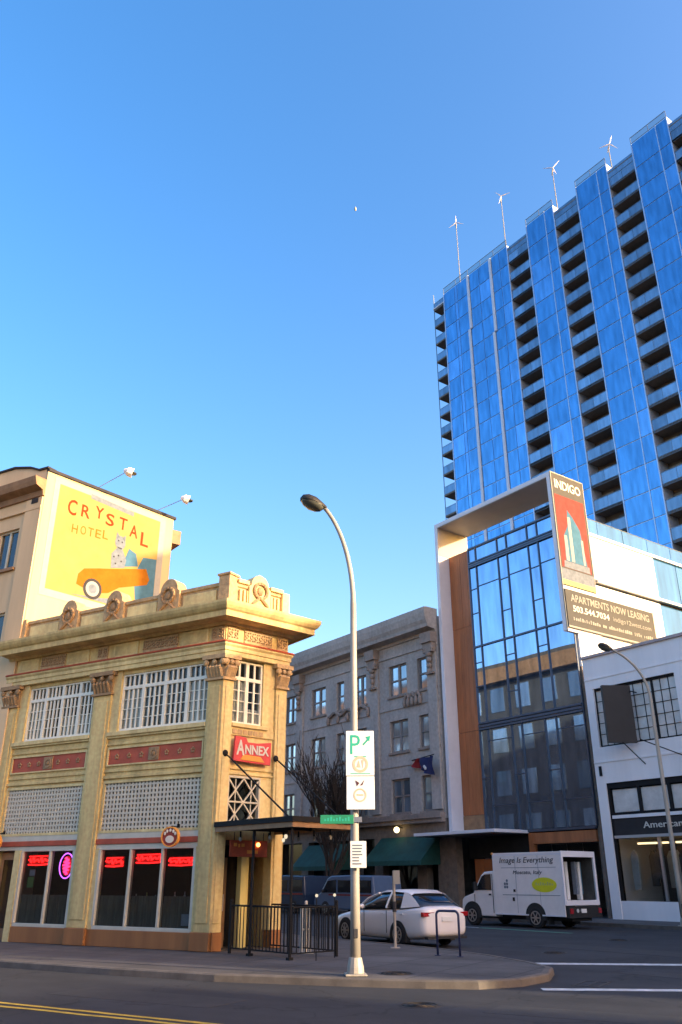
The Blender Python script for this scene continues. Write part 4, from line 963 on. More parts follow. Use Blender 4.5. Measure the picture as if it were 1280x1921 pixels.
for bi, (x0, x1) in enumerate(((12.46, 15.89), (20.46, 24.04), (28.66, 32.14), (36.91, 40.34))):
    w = x1 - x0; part('recess_wall', MB().box(x0 - .05, x1 + .05, 1.7, 2.4, ZT - NF * FH, ZT - .8), 'balcony_wall', tower)
    sm = MB().box(.0, w, 0, 1.7, 0, .28).mesh('slab'); fixnormals(sm)
    g1 = MB().box(.03, w * .5 - .02, .03, .06, .30, 1.48).mesh('guard_glass'); fixnormals(g1)
    g2 = MB().box(w * .5 + .02, w - .03, .03, .06, .30, 1.48).mesh('guard_glass'); fixnormals(g2)
    rm = MB().box(0, w, .0, .08, 1.49, 1.54).box(0, w, .0, .05, -.02, .28).mesh('guard_frame'); fixnormals(rm)
    bm1 = MB().box(.0, w * .42, 0, .04, 0, 2.3).mesh('balcony_blind'); fixnormals(bm1)
    bm2 = MB().box(.0, w * .45, 0, .04, 0, 2.3).mesh('old_glass'); fixnormals(bm2)
    for k in range(NF):
        z = ZT - (k + 1) * FH
        b = part('balcony_slab', sm, None, tower, (x0, .02, z - .14))
        part('guard_panel', g1, None, b); part('guard_panel', g2, None, b); part('guard_rail', rm, None, b, (0, 0, 0))
        part('balcony_door', bm2, None, b, (w * .5, 1.62, .3))
        if random.random() < .5: part('blind', bm1, None, b, (.05, 1.60, .3))
    part('recess_top', MB().box(x0, x1, .02, 2.0, ZT - .9, ZT - .75), 'slab', tower); part('roof_guard', MB().box(x0, x1, .03, .06, ZT - 1.6, ZT - .4), 'guard_glass', tower)
part('core', MB().box(.1, 48, 2.41, 26, 20, ZT - 1.2), 'dim_room', tower)
part('far_bay', MB().box(45.1, 52, .1, 24, 20, ZT), 'tower_glass', tower)
part('lower_body', MB().box(.1, 52, .2, 26, .12, 20), 'tower_glass', tower)
# corner balconies on the left side
for k in range(NF):
    z = ZT - (k + 1) * FH + 2.6
    b = part('balcony_slab', MB().box(-2.6, -.06, .4, 3.2, 0, .25), 'slab', tower, (0, 0, z - .9))
    part('guard_panel', MB().box(-2.58, -.1, .42, .45, .26, 1.3), 'guard_glass', b); part('guard_panel', MB().box(-2.58, -2.55, .46, 3.2, .26, 1.3), 'guard_glass', b)
    part('guard_rail', MB().box(-2.6, -.06, .40, .46, 1.31, 1.37), 'guard_frame', b); part('post', MB().box(-2.6, -2.52, .40, .48, .25, FH), 'guard_frame', b)
part('side_wall', MB().box(-.06, .09, 3.2, 26, 20, ZT), 'tower_glass', tower)
part('corner_roof', MB().box(-2.7, -.06, .35, 3.2, ZT - .95, ZT - .75), 'metal_white', tower)
# rooftop wind turbines
for i, (x, zt, rot) in enumerate(((.6, 93.3, 0), (9.8, 91.2, 40), (19.0, 88.8, 75), (27.6, 85.4, 100))):
    c, s2 = math.cos(R(ROW_RZ)), math.sin(R(ROW_RZ)); y = 3.0
    o = root('wind_turbine', ('leftmost', 'second from left', 'third from left', 'rightmost')[i] + ' slim wind turbine on the tower roof', 'wind turbine', (T0[0] + x * c - y * s2, T0[1] + x * s2 + y * c, ZT), 0, 'roof wind turbines')
    h = zt - ZT; part('mast', MB().tube([(0, 0, 0), (0, 0, h)], [.075, .045], 10), 'letter_grey', o)
    part('nacelle', MB().tube([(-.1, -.6, h + .1), (0, 0, h + .12), (.1, .7, h + .1)], [.06, .12, .05], 10), 'metal_white', o)
    for k in range(3):
        a = R(rot + 90 + k * 120); d = Vector((math.cos(a) * .9, -.35 * math.cos(a), math.sin(a)))
        p = Vector((-.1, -.65, h + .1)); part('blade', MB().tube([p, p + d * .4, p + d * 1.35], [.05, .08, .02], 6), 'metal_white', o)

# ---- white two-storey shop building
wh = root('white_building', 'white painted two-storey shop building at the right edge', 'building', (W0.x, W0.y, 0), ROW_RZ)
WX0, WX1 = -.28, 22.0
UW = [(.17, 4.72), (7.4, 11.9), (14.6, 19.1)]; SW = [(.24, 6.8), (7.9, 13.0), (14.2, 20)]
g = MB().box(WX0, WX1, 0, .4, 10.45, 12.0).box(WX0, WX1, 0, .4, 5.95, 7.62)
xs = [WX0] + [v for w in UW for v in w] + [WX1]
for i in range(0, len(xs), 2): g.box(xs[i], xs[i + 1], 0, .4, 7.62, 10.45)
xs = [WX0] + [v for w in SW for v in w] + [WX1]
for i in range(0, len(xs), 2): g.box(xs[i], xs[i + 1], 0, .4, .12, 5.95)
part('front_wall', g, 'white_paint', wh); part('coping', MB().box(WX0 - .05, WX1, -.10, .5, 12.0, 12.14), 'coping', wh, bevel=.01)
part('side_wall', MB().box(WX0, WX0 + .3, .4, 14, .12, 12.0), 'white_paint', wh); part('body', MB().box(WX0 + .3, WX1, 3.6, 14, .12, 11.4), 'dim_room', wh); part('roof', MB().box(WX0 + .3, WX1, .4, 14, 11.4, 11.6), 'roofing', wh)
part('floor_slab', MB().box(WX0 + .3, WX1, .4, 3.6, 6.0, 6.2), 'dim_room', wh)
part('groove', MB().box(WX0, WX1, -.03, 0, 6.9, 6.97).box(WX0, WX1, -.03, 0, 10.9, 10.98), 'white_paint', wh)
for x0, x1 in UW:
    f = MB().box(x0, x1, .1, .22, 10.33, 10.45).box(x0, x1, .1, .22, 7.62, 7.70)
    cs = [x0, x0 + 1.15, x0 + 1.68, x0 + 3.25, x1]
    for x in cs: f.box(max(x0, x - .05), min(x1, x + .05), .1, .22, 7.7, 10.33)
    w = part('steel_window', f, 'black_metal', wh)
    for a, b2, n in ((cs[0], cs[1], 3), (cs[1], cs[2], 2), (cs[2], cs[3], 3), (cs[3], cs[4], 3)):
        part('pane', MB().box(a + .05, b2 - .05, .16, .17, 7.7, 10.33), 'frost_glass', w)
        g = MB()
        for j in range(1, n): x = a + (b2 - a) * j / n; g.box(x - .014, x + .014, .13, .16, 7.7, 10.33)
        for j in range(1, 5): z = 7.7 + 2.63 * j / 5; g.box(a + .05, b2 - .05, .135, .16, z - .014, z + .014)
        part('glazing_bars', g, 'black_metal', w)
ps = root('blade_sign', 'black square panel sign projecting from the white building on steel stays', 'sign', (*wrow(2.55, 0), 0), ROW_RZ)
part('board', MB().side([(-1.6, 7.55), (-.25, 7.55), (-.25, 10.2), (-1.6, 10.2)], -.11, .11), 'panel_black', ps, (0, 0, 0), -34)
part('stay', MB().cyl((.05, -.05, 6.6), (-.35, -1.0, 7.56), .025, 6).cyl((2.4, -.05, 6.6), (.6, -1.0, 7.56), .025, 6).cyl((0, .1, 9.9), (0, -.4, 9.9), .03, 6), 'black_metal', ps)
for k, (x0, x1) in enumerate(SW):
    f = MB().box(x0, x1, .06, .3, 5.70, 5.95).box(x0, x0 + .12, .06, .3, .88, 5.7).box(x1 - .12, x1, .06, .3, .88, 5.7).box(x0 + .12, x1 - .12, .06, .3, 4.50, 4.62)
    n = 4 if k == 0 else 3; w = (x1 - x0 - .24) / n
    for j in range(1, n): x = x0 + .12 + w * j; f.box(x - .07, x + .07, .06, .3, 4.62, 5.7)
    sf = part('shopfront', f, 'black_metal', wh)
    for j in range(n): part('transom_pane', MB().box(x0 + .14 + w * j + .05, x0 + .10 + w * (j + 1) - .05, .18, .19, 4.64, 5.64), 'frost_glass', sf)
    part('transom_rail', MB().box(x0 + .12, x1 - .12, .02, .3, 4.36, 4.50), 'white_paint', sf)
    part('sign_band', MB().box(x0 + .12, x1 - .12, .08, .2, 3.62, 4.36), 'panel_black', sf); part('sign_ledge', MB().box(x0 + .12, x1 - .12, .0, .3, 3.50, 3.62), 'soffit', sf)
    part('display_pane', MB().box(x0 + .12, x1 - .12, .16, .17, .9, 3.5), 'shop_glass', sf); part('mullion', MB().box(x0 + 2.3, x0 + 2.42, .1, .22, .9, 3.5), 'steel', sf)
    part('stall_riser', MB().box(x0, x1, .04, .4, .12, .88), 'white_paint', wh)
    part('shop_floor', MB().box(x0, x1, .4, 3.6, .5, .6), 'dim_room', wh); part('shop_ceiling', MB().box(x0, x1, .4, 3.6, 3.5, 3.6), 'dim_room', wh)
part('shop_back', MB().box(.24, 6.8, 3.4, 3.5, .6, 3.5), 'dim_room', wh)
lt = fit(text('American Apparel', .6, .02, bold=.004), 1.95, 5.75, 3.80, 4.16, .06); part('shop_letters', lt, 'sign_letter', wh)
for i, (a, b2) in enumerate(((.7, 1.7), (2.0, 2.3), (2.7, 4.0), (4.6, 6.2))): 
    o = single('shop_light', MB().box(a, b2, 1.2, 1.3, 3.26, 3.34), 'shop_light', ('long', 'short', 'middle', 'rightmost')[i] + ' warm strip light inside the white shop window', 'light', (W0.x, W0.y, 0), ROW_RZ, group='shop ceiling lights')
for i in range(14):
    x = .55 + i * .42; h = random.uniform(1.0, 1.7); m = random.choice(['cloth_tan', 'cloth_white', 'mural_dark', 'mural_grey', 'dim_room'])
    g = MB().loft([[(x - .17, 1.0 + .8 * (i % 3), 3.0 - h), (x + .17, 1.0 + .8 * (i % 3), 3.0 - h), (x + .17, 1.12 + .8 * (i % 3), 3.0 - h), (x - .17, 1.12 + .8 * (i % 3), 3.0 - h)], [(x - .2, 1.02 + .8 * (i % 3), 2.75), (x + .2, 1.02 + .8 * (i % 3), 2.75), (x + .2, 1.1 + .8 * (i % 3), 2.75), (x - .2, 1.1 + .8 * (i % 3), 2.75)], [(x - .05, 1.03 + .8 * (i % 3), 3.0), (x + .05, 1.03 + .8 * (i % 3), 3.0), (x + .05, 1.09 + .8 * (i % 3), 3.0), (x - .05, 1.09 + .8 * (i % 3), 3.0)]])
    single('hanging_garment', g, m, ORD[i] + ' garment from the left hanging inside the white shop window', 'garment', (W0.x, W0.y, 0), ROW_RZ, group='garments in the shop window')
single('vent_plate', MB().box(-.02, .12, -.05, 0, 6.3, 6.75), 'black_metal', 'small dark plate on the white building near its left edge', 'plate', (W0.x, W0.y, 0), ROW_RZ)

# ---- buildings outside the picture that shade the streets
def block(name, x0, x1, y0, y1, h, m, loc, rz, label, win=True):
    o = root(name, label, 'building', (*loc, 0), rz); part('wall', MB().box(x0, x1, y0, y1, .0, h), m, o); part('roof', MB().box(x0 - .2, x1 + .2, y0 - .2, y1 + .2, h, h + .4), 'roofing', o)
    if win:
        for fl_ in range(int((h - 1) / 3.6)):
            for i in range(int((x1 - x0) / 3.2)):
                part('window', MB().box(x0 + 1 + i * 3.2, x0 + 2.8 + i * 3.2, y0 - .04, y0 + .02, 1.2 + fl_ * 3.6, 3.2 + fl_ * 3.6), 'old_glass', o)
    return o
block('row_shade_block', 22.05, 41.5, 0, 9, 25, 'hotel_stucco', W0, ROW_RZ, 'unseen tall cream block beyond the right edge, sized to shade the hotel rear')  # added; height and depth set so its shadow covers the hotel's rear wall
block('corner_block', 41.55, 58.4, 0, 26, 19.5, 'hotel_stucco', W0, ROW_RZ, 'cream corner block beyond the right edge at the main street')
me_w = wfront(*mend); rd = FRONT_RZ + rear_rz
nb = block('stone_block', 13.2, 52, -.2, 12, 20.0, 'dark_stone', me_w, rd, 'dark stone block behind the hotel facing the glass office front', False)
for fl_ in range(5):
    for i in range(12): part('window', MB().box(14.2 + i * 3.1, 15.9 + i * 3.1, -.25, -.19, 1.2 + fl_ * 3.7, 3.3 + fl_ * 3.7), 'old_glass', nb)
part('cornice', MB().box(13.2, 52, -.9, -.2, 18.6, 19.9), 'hotel_brown', nb)
block('brick_block', -70, -6, -46, -23, 6.5, 'brick_dim', P0, FRONT_RZ, 'long brick block across the main street behind the viewer', False)
block('stone_block', -4, 46, -46, -23, 7.5, 'grey_stone', P0, FRONT_RZ, 'stone block across the main street at the back of the viewer', False)
sx, sy = math.sin(R(SUN_AZ)), math.cos(R(SUN_AZ))
def psun(p, l): return (p * -sy + l * sx, p * sx + l * sy)
c0 = psun(13.5, 78)
block('road_shade_block', -60, 0, -22, 0, 21, 'hotel_stucco', c0, -SUN_AZ + 90 + 90 - 0, 'unseen tall block added beyond the right edge to shade the main street', False)  # added block; its edge limits the sunlit strip on the road

# ================================================================ VEHICLES (x forward from the rear axle, left side at y = 0)
def wheel(parent, x, y, r, w, out, rimm='rim', spokes=8):
    """out = +1 when the outer face looks to +y"""
    yo = y + out * .01; yi = y - out * w
    t = part('wheel', MB().tube([(x, yi, r), (x, yi + out * .03, r), (x, yo - out * .04, r), (x, yo, r)], [r * .9, r, r, r * .9], 28), 'tyre', parent, smooth=False)
    rm = MB().tube([(x, yo - out * .05, r), (x, yo + out * .004, r)], [r * .64, r * .62], 24)
    rp = part('rim', rm, 'rubber', t)
    g = MB().ring(x, r, r * .55, r * .66, yo - .012, yo + .012, 28)
    for k in range(spokes):
        a = k * math.tau / spokes; p = Vector((math.cos(a), math.sin(a))); n = Vector((-p.y, p.x)) * r * .07
        c0_, c1_ = p * r * .1, p * r * .6
        g.plate([(x + c0_.x + n.x, r + c0_.y + n.y), (x + c1_.x + n.x * .7, r + c1_.y + n.y * .7), (x + c1_.x - n.x * .7, r + c1_.y - n.y * .7), (x + c0_.x - n.x, r + c0_.y - n.y)], yo - .01, yo + .014)
    g.disc(x, r, r * .17, yo - .012, yo + .02, 14); part('spokes', g, rimm, t)
def shell(stations, wmid, flat=.9):
    """body rings: (x, z bottom, z shoulder, z top, half width)"""
    rings = []
    for x, zb, zs, zt, w in stations:
        half = [(0, zb), (w * .80, zb), (w * .97, zb + .06), (w, zb + (zs - zb) * .45), (w * .985, zs - .04), (w * .93, zs + (zt - zs) * .55), (w * .75, zt - .012), (w * .4, zt), (0, zt + .006)]
        ring = [(x, wmid + y, z) for y, z in half] + [(x, wmid - y, z) for y, z in half[-2:0:-1]]
        rings.append(ring)
    return MB().loft(rings)
def arch_cut(parent, xs, y, r, out, w=.16):
    for x in xs:
        n = 18; pts = [(x + r * math.cos(math.pi * i / n), .30 + r * math.sin(math.pi * i / n)) for i in range(n + 1)]
        pts = [(x + r, .14)] + pts + [(x - r, .14)]
        g = MB().plate(pts, y - .16, y + .006) if out > 0 else MB().plate(pts, y - .006, y + .16); part('wheel_arch', g, 'rubber', parent)
def sedan(name, label, loc, heading, paint, cat='car'):
    o = root(name, label, cat, (*loc, 0), 90 - heading); W = 1.78; ym = -W / 2; h = W / 2
    st = [(3.72, .34, .52, .60, .52), (3.66, .24, .60, .68, .70), (3.45, .20, .66, .76, .82), (3.05, .18, .70, .84, .87), (2.4, .17, .74, .93, .89), (1.9, .16, .80, .98, .89), (.9, .16, .84, 1.00, .89), (0, .17, .88, 1.02, .89), (-.5, .20, .92, 1.06, .87), (-.95, .26, .94, 1.08, .83), (-1.10, .32, .92, 1.04, .74), (-1.14, .40, .84, .96, .62)]
    body = part('body', shell(st, ym), paint, o, smooth=True, sub=1)
    gh = []                                            # greenhouse of dark glass
    for x, zb, zt, wb, wt in ((2.25, .94, .96, .72, .70), (1.75, .96, 1.20, .80, .66), (1.2, .98, 1.40, .82, .62), (.6, .99, 1.455, .82, .61), (.0, 1.0, 1.45, .82, .61), (-.35, 1.0, 1.36, .80, .61), (-.62, 1.02, 1.20, .76, .63), (-.86, 1.04, 1.07, .70, .66)):
        gh.append([(x, ym + wb, zb), (x, ym + (wb + wt) / 2 + .015, (zb + zt) / 2), (x, ym + wt, zt - .03), (x, ym + wt * .8, zt), (x, ym - wt * .8, zt), (x, ym - wt, zt - .03), (x, ym - (wb + wt) / 2 - .015, (zb + zt) / 2), (x, ym - wb, zb)])
    part('windows', MB().loft(gh), 'car_glass', o, smooth=True)
    rf = []                                            # roof skin
    for x, zt, wt in ((1.28, 1.40, .60), (.95, 1.455, .63), (.4, 1.478, .63), (-.1, 1.455, .63), (-.36, 1.375, .62)):
        rf.append([(x, ym + wt * 1.03, zt - .045), (x, ym + wt * .85, zt + .012), (x, ym, zt + .022), (x, ym - wt * .85, zt + .012), (x, ym - wt * 1.03, zt - .045)])
    part('roof', MB().loft(rf, closed=False, caps=False), paint, o, smooth=True)
    g = MB()
    for s in (1, -1):
        for pa, pb, t in (((2.28, .73, .95), (1.24, .615, 1.385), .05), ((.62, .835, .99), (.55, .625, 1.43), .045)):
            g.tube([(pa[0], ym + s * pa[1], pa[2]), ((pa[0] + pb[0]) / 2, ym + s * ((pa[1] + pb[1]) / 2 + .02), (pa[2] + pb[2]) / 2 + (.06 if pa[0] > 2 else 0)), (pb[0], ym + s * pb[1], pb[2])], t * .7, 6)
    part('pillars', g, paint, o)
    for s in (1, -1):                                  # solid rear quarter pillars
        y = lambda v: ym + s * v
        q = [(-.10, y(.838), 1.0), (-.86, y(.715), 1.06), (-.60, y(.665), 1.22), (-.34, y(.64), 1.37), (-.05, y(.645), 1.43)]
        g = MB().add(q, [tuple(range(5)) if s > 0 else tuple(range(5))[::-1]]); part('quarter_panel', g, paint, o)
    arch_cut(o, (0, 2.75), 0, .385, 1); arch_cut(o, (0, 2.75), -W, .385, -1)
    for x in (0, 2.75): wheel(o, x, .012, .325, .2, 1); wheel(o, x, -W - .012, .325, .2, -1)
    for yy_, ww in ((ym + .56, .26), (ym - .56, .26)):
        part('tail_light', MB().loft([[(-1.02, yy_ - ww, .80), (-1.02, yy_ + ww, .80), (-1.02, yy_ + ww, .92), (-1.02, yy_ - ww, .93)], [(-1.155 + .05 * (abs(yy_ - ym) > .5), yy_ - ww * .98, .81), (-1.135, yy_ + ww * .98, .81), (-1.12, yy_ + ww * .98, .91), (-1.135, yy_ - ww * .98, .92)]]), 'tail_red', o, bevel=.01)
    part('number_plate', MB().box(-1.165, -1.12, ym - .17, ym + .17, .68, .80), 'sign_white', o); part('bumper_gap', MB().box(-1.15, -1.0, ym - .7, ym + .7, .24, .30), 'rubber', o)
    part('headlight', MB().ball((3.50, -.17, .64), .16, .10, .07), 'head_clear', o); part('headlight', MB().ball((3.50, -W + .17, .64), .16, .10, .07), 'head_clear', o)
    part('mirror', MB().ball((1.75, .06, 1.02), .08, .10, .07), paint, o, smooth=True)
    for x in (.55, 1.72):
        part('door_seam', MB().box(x - .006, x + .006, -.012, .0035, .34, .93), 'rubber', o)
    for x in (.75, -.18): part('door_handle', MB().box(x - .09, x + .09, -.01, .018, .84, .87), paint, o, bevel=.005)
    return o
sedan('white_sedan', 'white four-door sedan parked behind the lamp post', (1.62, 26.49), -32.5, 'car_white')
# delivery truck with open box
tk = root('delivery_truck', 'white box delivery truck with yellow oval emblem and open rear', 'truck', (7.71, 36.34, 0), 90 + 38); TW = 2.12; tm = -TW / 2
part('cargo_box', MB().box(-1.46, 2.12, -.05, .0, .45, 2.72).box(-1.46, 2.12, -TW, -TW + .05, .45, 2.72).box(-1.46, 2.12, -TW, .0, 2.72, 2.78).box(2.07, 2.118, -TW + .05, -.05, .45, 2.72).box(-1.46, 2.12, -TW + .05, -.05, .92, 1.0), 'truck_white', tk, bevel=.012)
part('rear_frame', MB().box(-1.52, -1.46, -.10, .015, .85, 2.80).box(-1.52, -1.46, -TW - .015, -TW + .10, .85, 2.80).box(-1.52, -1.46, -TW + .1, -.1, 2.58, 2.80).box(-1.55, -1.46, -TW + .02, -.02, .84, 1.02), 'metal_white', tk, bevel=.008)
part('box_lining', MB().box(-1.4, 2.06, -.10, -.052, 1.0, 2.7).box(-1.4, 2.06, -TW + .052, -TW + .1, 1.0, 2.7).box(2.0, 2.06, -TW + .1, -.1, 1.0, 2.7), 'dim_room', tk)
for i, (y, w, m) in enumerate(((-.35, .10, 'mural_grey'), (-.62, .16, 'sign_white'), (-.98, .18, 'sign_white'), (-1.32, .12, 'mural_grey'), (-1.66, .14, 'sign_white'), (-1.88, .10, 'mural_blue'))):
    part('rack_cover', MB().box(-1.15 + .1 * (i % 3), -.95 + .1 * (i % 3), y - w / 2, y + w / 2, 1.02 + .2 * (i % 2), 2.42), m, tk, bevel=.02)
part('side_rub_rail', MB().box(-1.46, 2.10, .001, .014, .45, .50).box(-1.44, 2.10, .001, .008, 2.66, 2.72), 'metal_white', tk)
part('lettering', fit(text('Image Is Everything', .4, .006, shear=.25), -1.12, 1.72, 2.34, 2.60, 0) and turn(fit(text('Image Is Everything', .4, .006, shear=.25), -1.72, 1.12, 2.32, 2.60, -.008), 180), 'mural_dark', tk)
part('lettering', turn(fit(text('Moscato, Italy', .4, .006, shear=.25), -1.02, .5, 1.92, 2.10, -.008), 180), 'mural_dark', tk)
part('pinstripe', MB().box(-1.2, 1.65, .002, .006, 2.20, 2.215).box(-1.3, 1.65, .002, .006, 1.18, 1.20), 'mural_grey', tk)
part('oval_emblem', MB().disc(-.55, 1.57, .62, .001, .008, 32, .27), 'yellow_sign', tk)
g = MB()
for i in range(8): g.box(-1.0 + i * .115, -.93 + i * .115, .008, .012, 1.55, 1.62 + .03 * (i % 3))
part('emblem_marks', g, 'sign_lime', tk, kind='stuff')
g = MB()
for i, j in ((0, 0), (1, 0), (0, 1), (1, 1), (0, 2)): g.disc(1.38 + .12 * i, 1.48 + .12 * j, .055, .002, .007, 8)
part('faded_decal', g, 'mural_grey', tk, kind='stuff')
part('side_marker', MB().box(.95, 1.05, 0, .02, 1.30, 1.40).box(1.02, 1.12, 0, .02, .96, 1.10), 'rubber', tk)
cab = [(2.14, .36), (4.02, .36), (4.06, .60), (4.02, .98), (3.90, 1.08), (3.35, 1.24), (2.86, 1.92), (2.66, 2.06), (2.14, 2.10)]
cb = MB(); 
rings = []
for y, ins in ((-.02, .06), (-.06, .0), (tm, -.02), (-TW + .06, 0), (-TW + .02, .06)):
    cx, cz = 2.9, 1.1; rings.append([(cx + (x - cx) * (1 - ins * .4), y, cz + (z - cz) * (1 - ins * .4)) for x, z in cab])
cb.loft(rings); part('cab', cb, 'truck_white', tk, bevel=.03)
part('side_window', MB().plate([(2.28, 1.36), (3.16, 1.36), (2.80, 1.88), (2.62, 1.96), (2.28, 1.98)], -.03, .0), 'car_glass', tk)
part('windscreen', MB().add([(3.36, -.18, 1.25), (3.36, -TW + .18, 1.25), (2.90, -TW + .24, 1.90), (2.90, -.24, 1.90)], [(0, 1, 2, 3)]), 'car_glass', tk, (.02, 0, .015))
part('door_seam', MB().box(2.20, 2.215, -.02, .004, .5, 1.98).box(3.25, 3.262, -.02, .004, .5, 1.2), 'rubber', tk); part('door_handle', MB().box(2.30, 2.42, 0, .02, 1.16, 1.22), 'rubber', tk)
part('mirror', MB().box(3.0, 3.08, .06, .26, 1.34, 1.66).box(3.02, 3.05, 0, .1, 1.4, 1.43), 'rubber', tk, bevel=.01)
part('chassis', MB().box(-1.4, 3.9, -TW + .45, -.45, .28, .45), 'rubber', tk); part('rear_bumper', MB().box(-1.62, -1.42, -TW + .05, -.05, .40, .82), 'rubber', tk, bevel=.01)
for y in (-.55, -.80): part('rear_lamp', MB().cyl((-1.64, y, .66), (-1.6, y, .66), .07, 12), 'head_clear', tk)
for x, cz in ((0, .40), (3.42, .40)):
    n = 16
    for y0, y1 in ((-.10, .008), (-TW - .008, -TW + .1)): part('wheel_arch', MB().plate([(x + .50, .30)] + [(x + .50 * math.cos(math.pi * i / n), .46 + .46 * math.sin(math.pi * i / n)) for i in range(n + 1)] + [(x - .50, .30)], y0, y1), 'rubber', tk)
    wheel(tk, x, .016, .38, .24, 1, 'rim', 6); wheel(tk, x, -TW - .016, .38, .24, -1, 'rim', 6)
part('headlight', MB().box(3.98, 4.05, -.45, -.08, .78, .96), 'head_clear', tk, bevel=.01); part('panel_seam', MB().box(-.32, -.308, .001, .004, .52, 2.66).box(.88, .892, .001, .004, .52, 2.66), 'mural_grey', tk)
for y in (-.25, -TW + .25): part('mud_flap', MB().box(-.56, -.54, y - .16, y + .16, .14, .46), 'rubber', tk)
for y in (-.18, -TW + .18): part('tail_light', MB().box(-1.645, -1.62, y - .09, y + .09, .56, .74), 'tail_red', tk)
part('number_plate', MB().box(-1.645, -1.62, tm - .02, tm + .28, .58, .72), 'sign_white', tk)
part('grille', MB().box(4.03, 4.07, -TW + .5, -.5, .62, .92), 'rubber', tk)
part('clearance_lamp', MB().ball((2.12, -.02, 2.76), .06, .05, .05), 'sign_orange', tk)
# van painted shade-blue and dark blue pickup further up the side street
def van(name, label, x, y, paint, L=5.4, H=1.98):
    o = root(name, label, 'van', (*wrow(-x, y), 0), 90 + 36); W = 1.9
    pr = [(-1.0, .32), (4.25, .32), (4.35, .62), (4.25, .95), (3.75, 1.08), (3.05, H - .16), (2.7, H - .03), (1.0, H), (-.95, H - .05), (-1.08, 1.0)]
    rings = []
    for yy_, k in ((0, .97), (-.05, 1.0), (-W + .05, 1.0), (-W, .97)): rings.append([(1.6 + (px - 1.6) * k, yy_, .9 + (pz - .9) * k) for px, pz in pr])
    part('body', MB().loft(rings), paint, o, bevel=.05)
    part('windscreen', MB().add([(3.74, -.12, 1.12), (3.74, -W + .12, 1.12), (3.08, -W + .2, H - .2), (3.08, -.2, H - .2)], [(0, 1, 2, 3)]), 'car_glass', o, (.025, 0, .01))
    part('side_window', MB().plate([(2.2, 1.12), (3.5, 1.12), (3.0, H - .28), (2.2, H - .22)], -.02, .008), 'car_glass', o)
    for a, b2 in ((.7, 2.05), (-.85, .55)): part('side_window', MB().plate([(a, 1.14), (b2, 1.14), (b2, H - .24), (a, H - .26)], -.02, .007), 'car_glass', o)
    part('stripe', MB().box(-.9, 2.9, .0, .009, .98, 1.06), 'sign_red', o)
    part('headlight', MB().ball((4.22, -.2, .8), .1, .14, .08), 'head_clear', o); part('mirror', MB().ball((3.3, .12, 1.2), .07, .09, .09), 'rubber', o)
    arch_cut(o, (0, 3.2), 0, .40, 1)
    for xx in (0, 3.2): wheel(o, xx, .015, .33, .2, 1); wheel(o, xx, -W - .015, .33, .2, -1)
    return o
van('shaded_van', 'van with red stripe, blue of the shade put into its paint, parked beyond the white sedan', 11.2, -6.0, 'van_shade_blue')
van('dark_van', 'dark blue van seen under the canopy in front of the stone building', 17.4, -6.1, 'car_blue', H=2.0)

# ================================================================ STREET FURNITURE
def lamp(name, label, loc, rz, h, reach, rise, r0=.098, r1=.057, group='street lamps'):
    o = root(name, label, 'street lamp', (*loc, .13), rz, group)
    part('base', MB().box(-.20, .20, -.20, .20, 0, .035).tube([(0, 0, .035), (0, 0, .14), (0, 0, .30)], [.165, .155, .118], 12), 'galv', o, bevel=.01)
    pts = [(0, 0, .3), (0, 0, 1.5), (0, 0, 3.5), (0, 0, h - rise)]; n = 12
    for i in range(1, n + 1):
        a = i / n * R(60); pts.append((-reach * (1 - math.cos(a)) / (1 - math.cos(R(60))), 0, h - rise + rise * math.sin(a) / math.sin(R(60))))
    m = len(pts); rr = [r0 + (r1 - r0) * min(1, i / 4) if i < 5 else r1 - (r1 - .045) * (i - 4) / (m - 5) for i in range(m)]
    part('pole', MB().tube(pts, rr, 16), 'galv', o, smooth=True)
    e = Vector(pts[-1]); d = Vector((-.95, 0, .30))
    hd = part('head', MB().loft([[tuple(e + d * t + Vector((0, w * math.cos(a), hh * math.sin(a) if math.sin(a) > 0 else hh * .35 * math.sin(a)))) for a in [k * math.tau / 14 for k in range(14)]] for t, w, hh in ((-.06, .05, .05), (.06, .13, .12), (.20, .23, .18), (.38, .25, .19), (.52, .18, .14), (.59, .05, .05))]), 'iron', o, smooth=True)
    part('lens', MB().loft([[tuple(e + d * t + Vector((0, w * .93 * math.cos(a), -.005 + hh * .75 * math.sin(a) - (.0 if abs(math.sin(a)) > .01 else .0)))) for a in [math.pi + k * math.pi / 10 for k in range(11)]] for t, w, hh in ((.02, .08, .05), (.10, .18, .15), (.22, .24, .20), (.38, .25, .20), (.52, .17, .12), (.57, .05, .03))], closed=False), 'lamp_glass', hd, smooth=True)
    part('hand_hole', MB().box(-.04, .04, -r0 - .012, -r0 + .02, .62, .78), 'mural_dark', o, bevel=.01)
    return o
LP = (.27, 17.49)
lamp('street_lamp', 'tall curved galvanised street lamp at the kerb corner in front', LP, 4, 9.50, .66, 2.35)
lamp('street_lamp', 'curved street lamp in front of the white building at the right edge', wrow(5.45, -3.2), -2, 10.75, 1.35, 2.1, .11, .06)
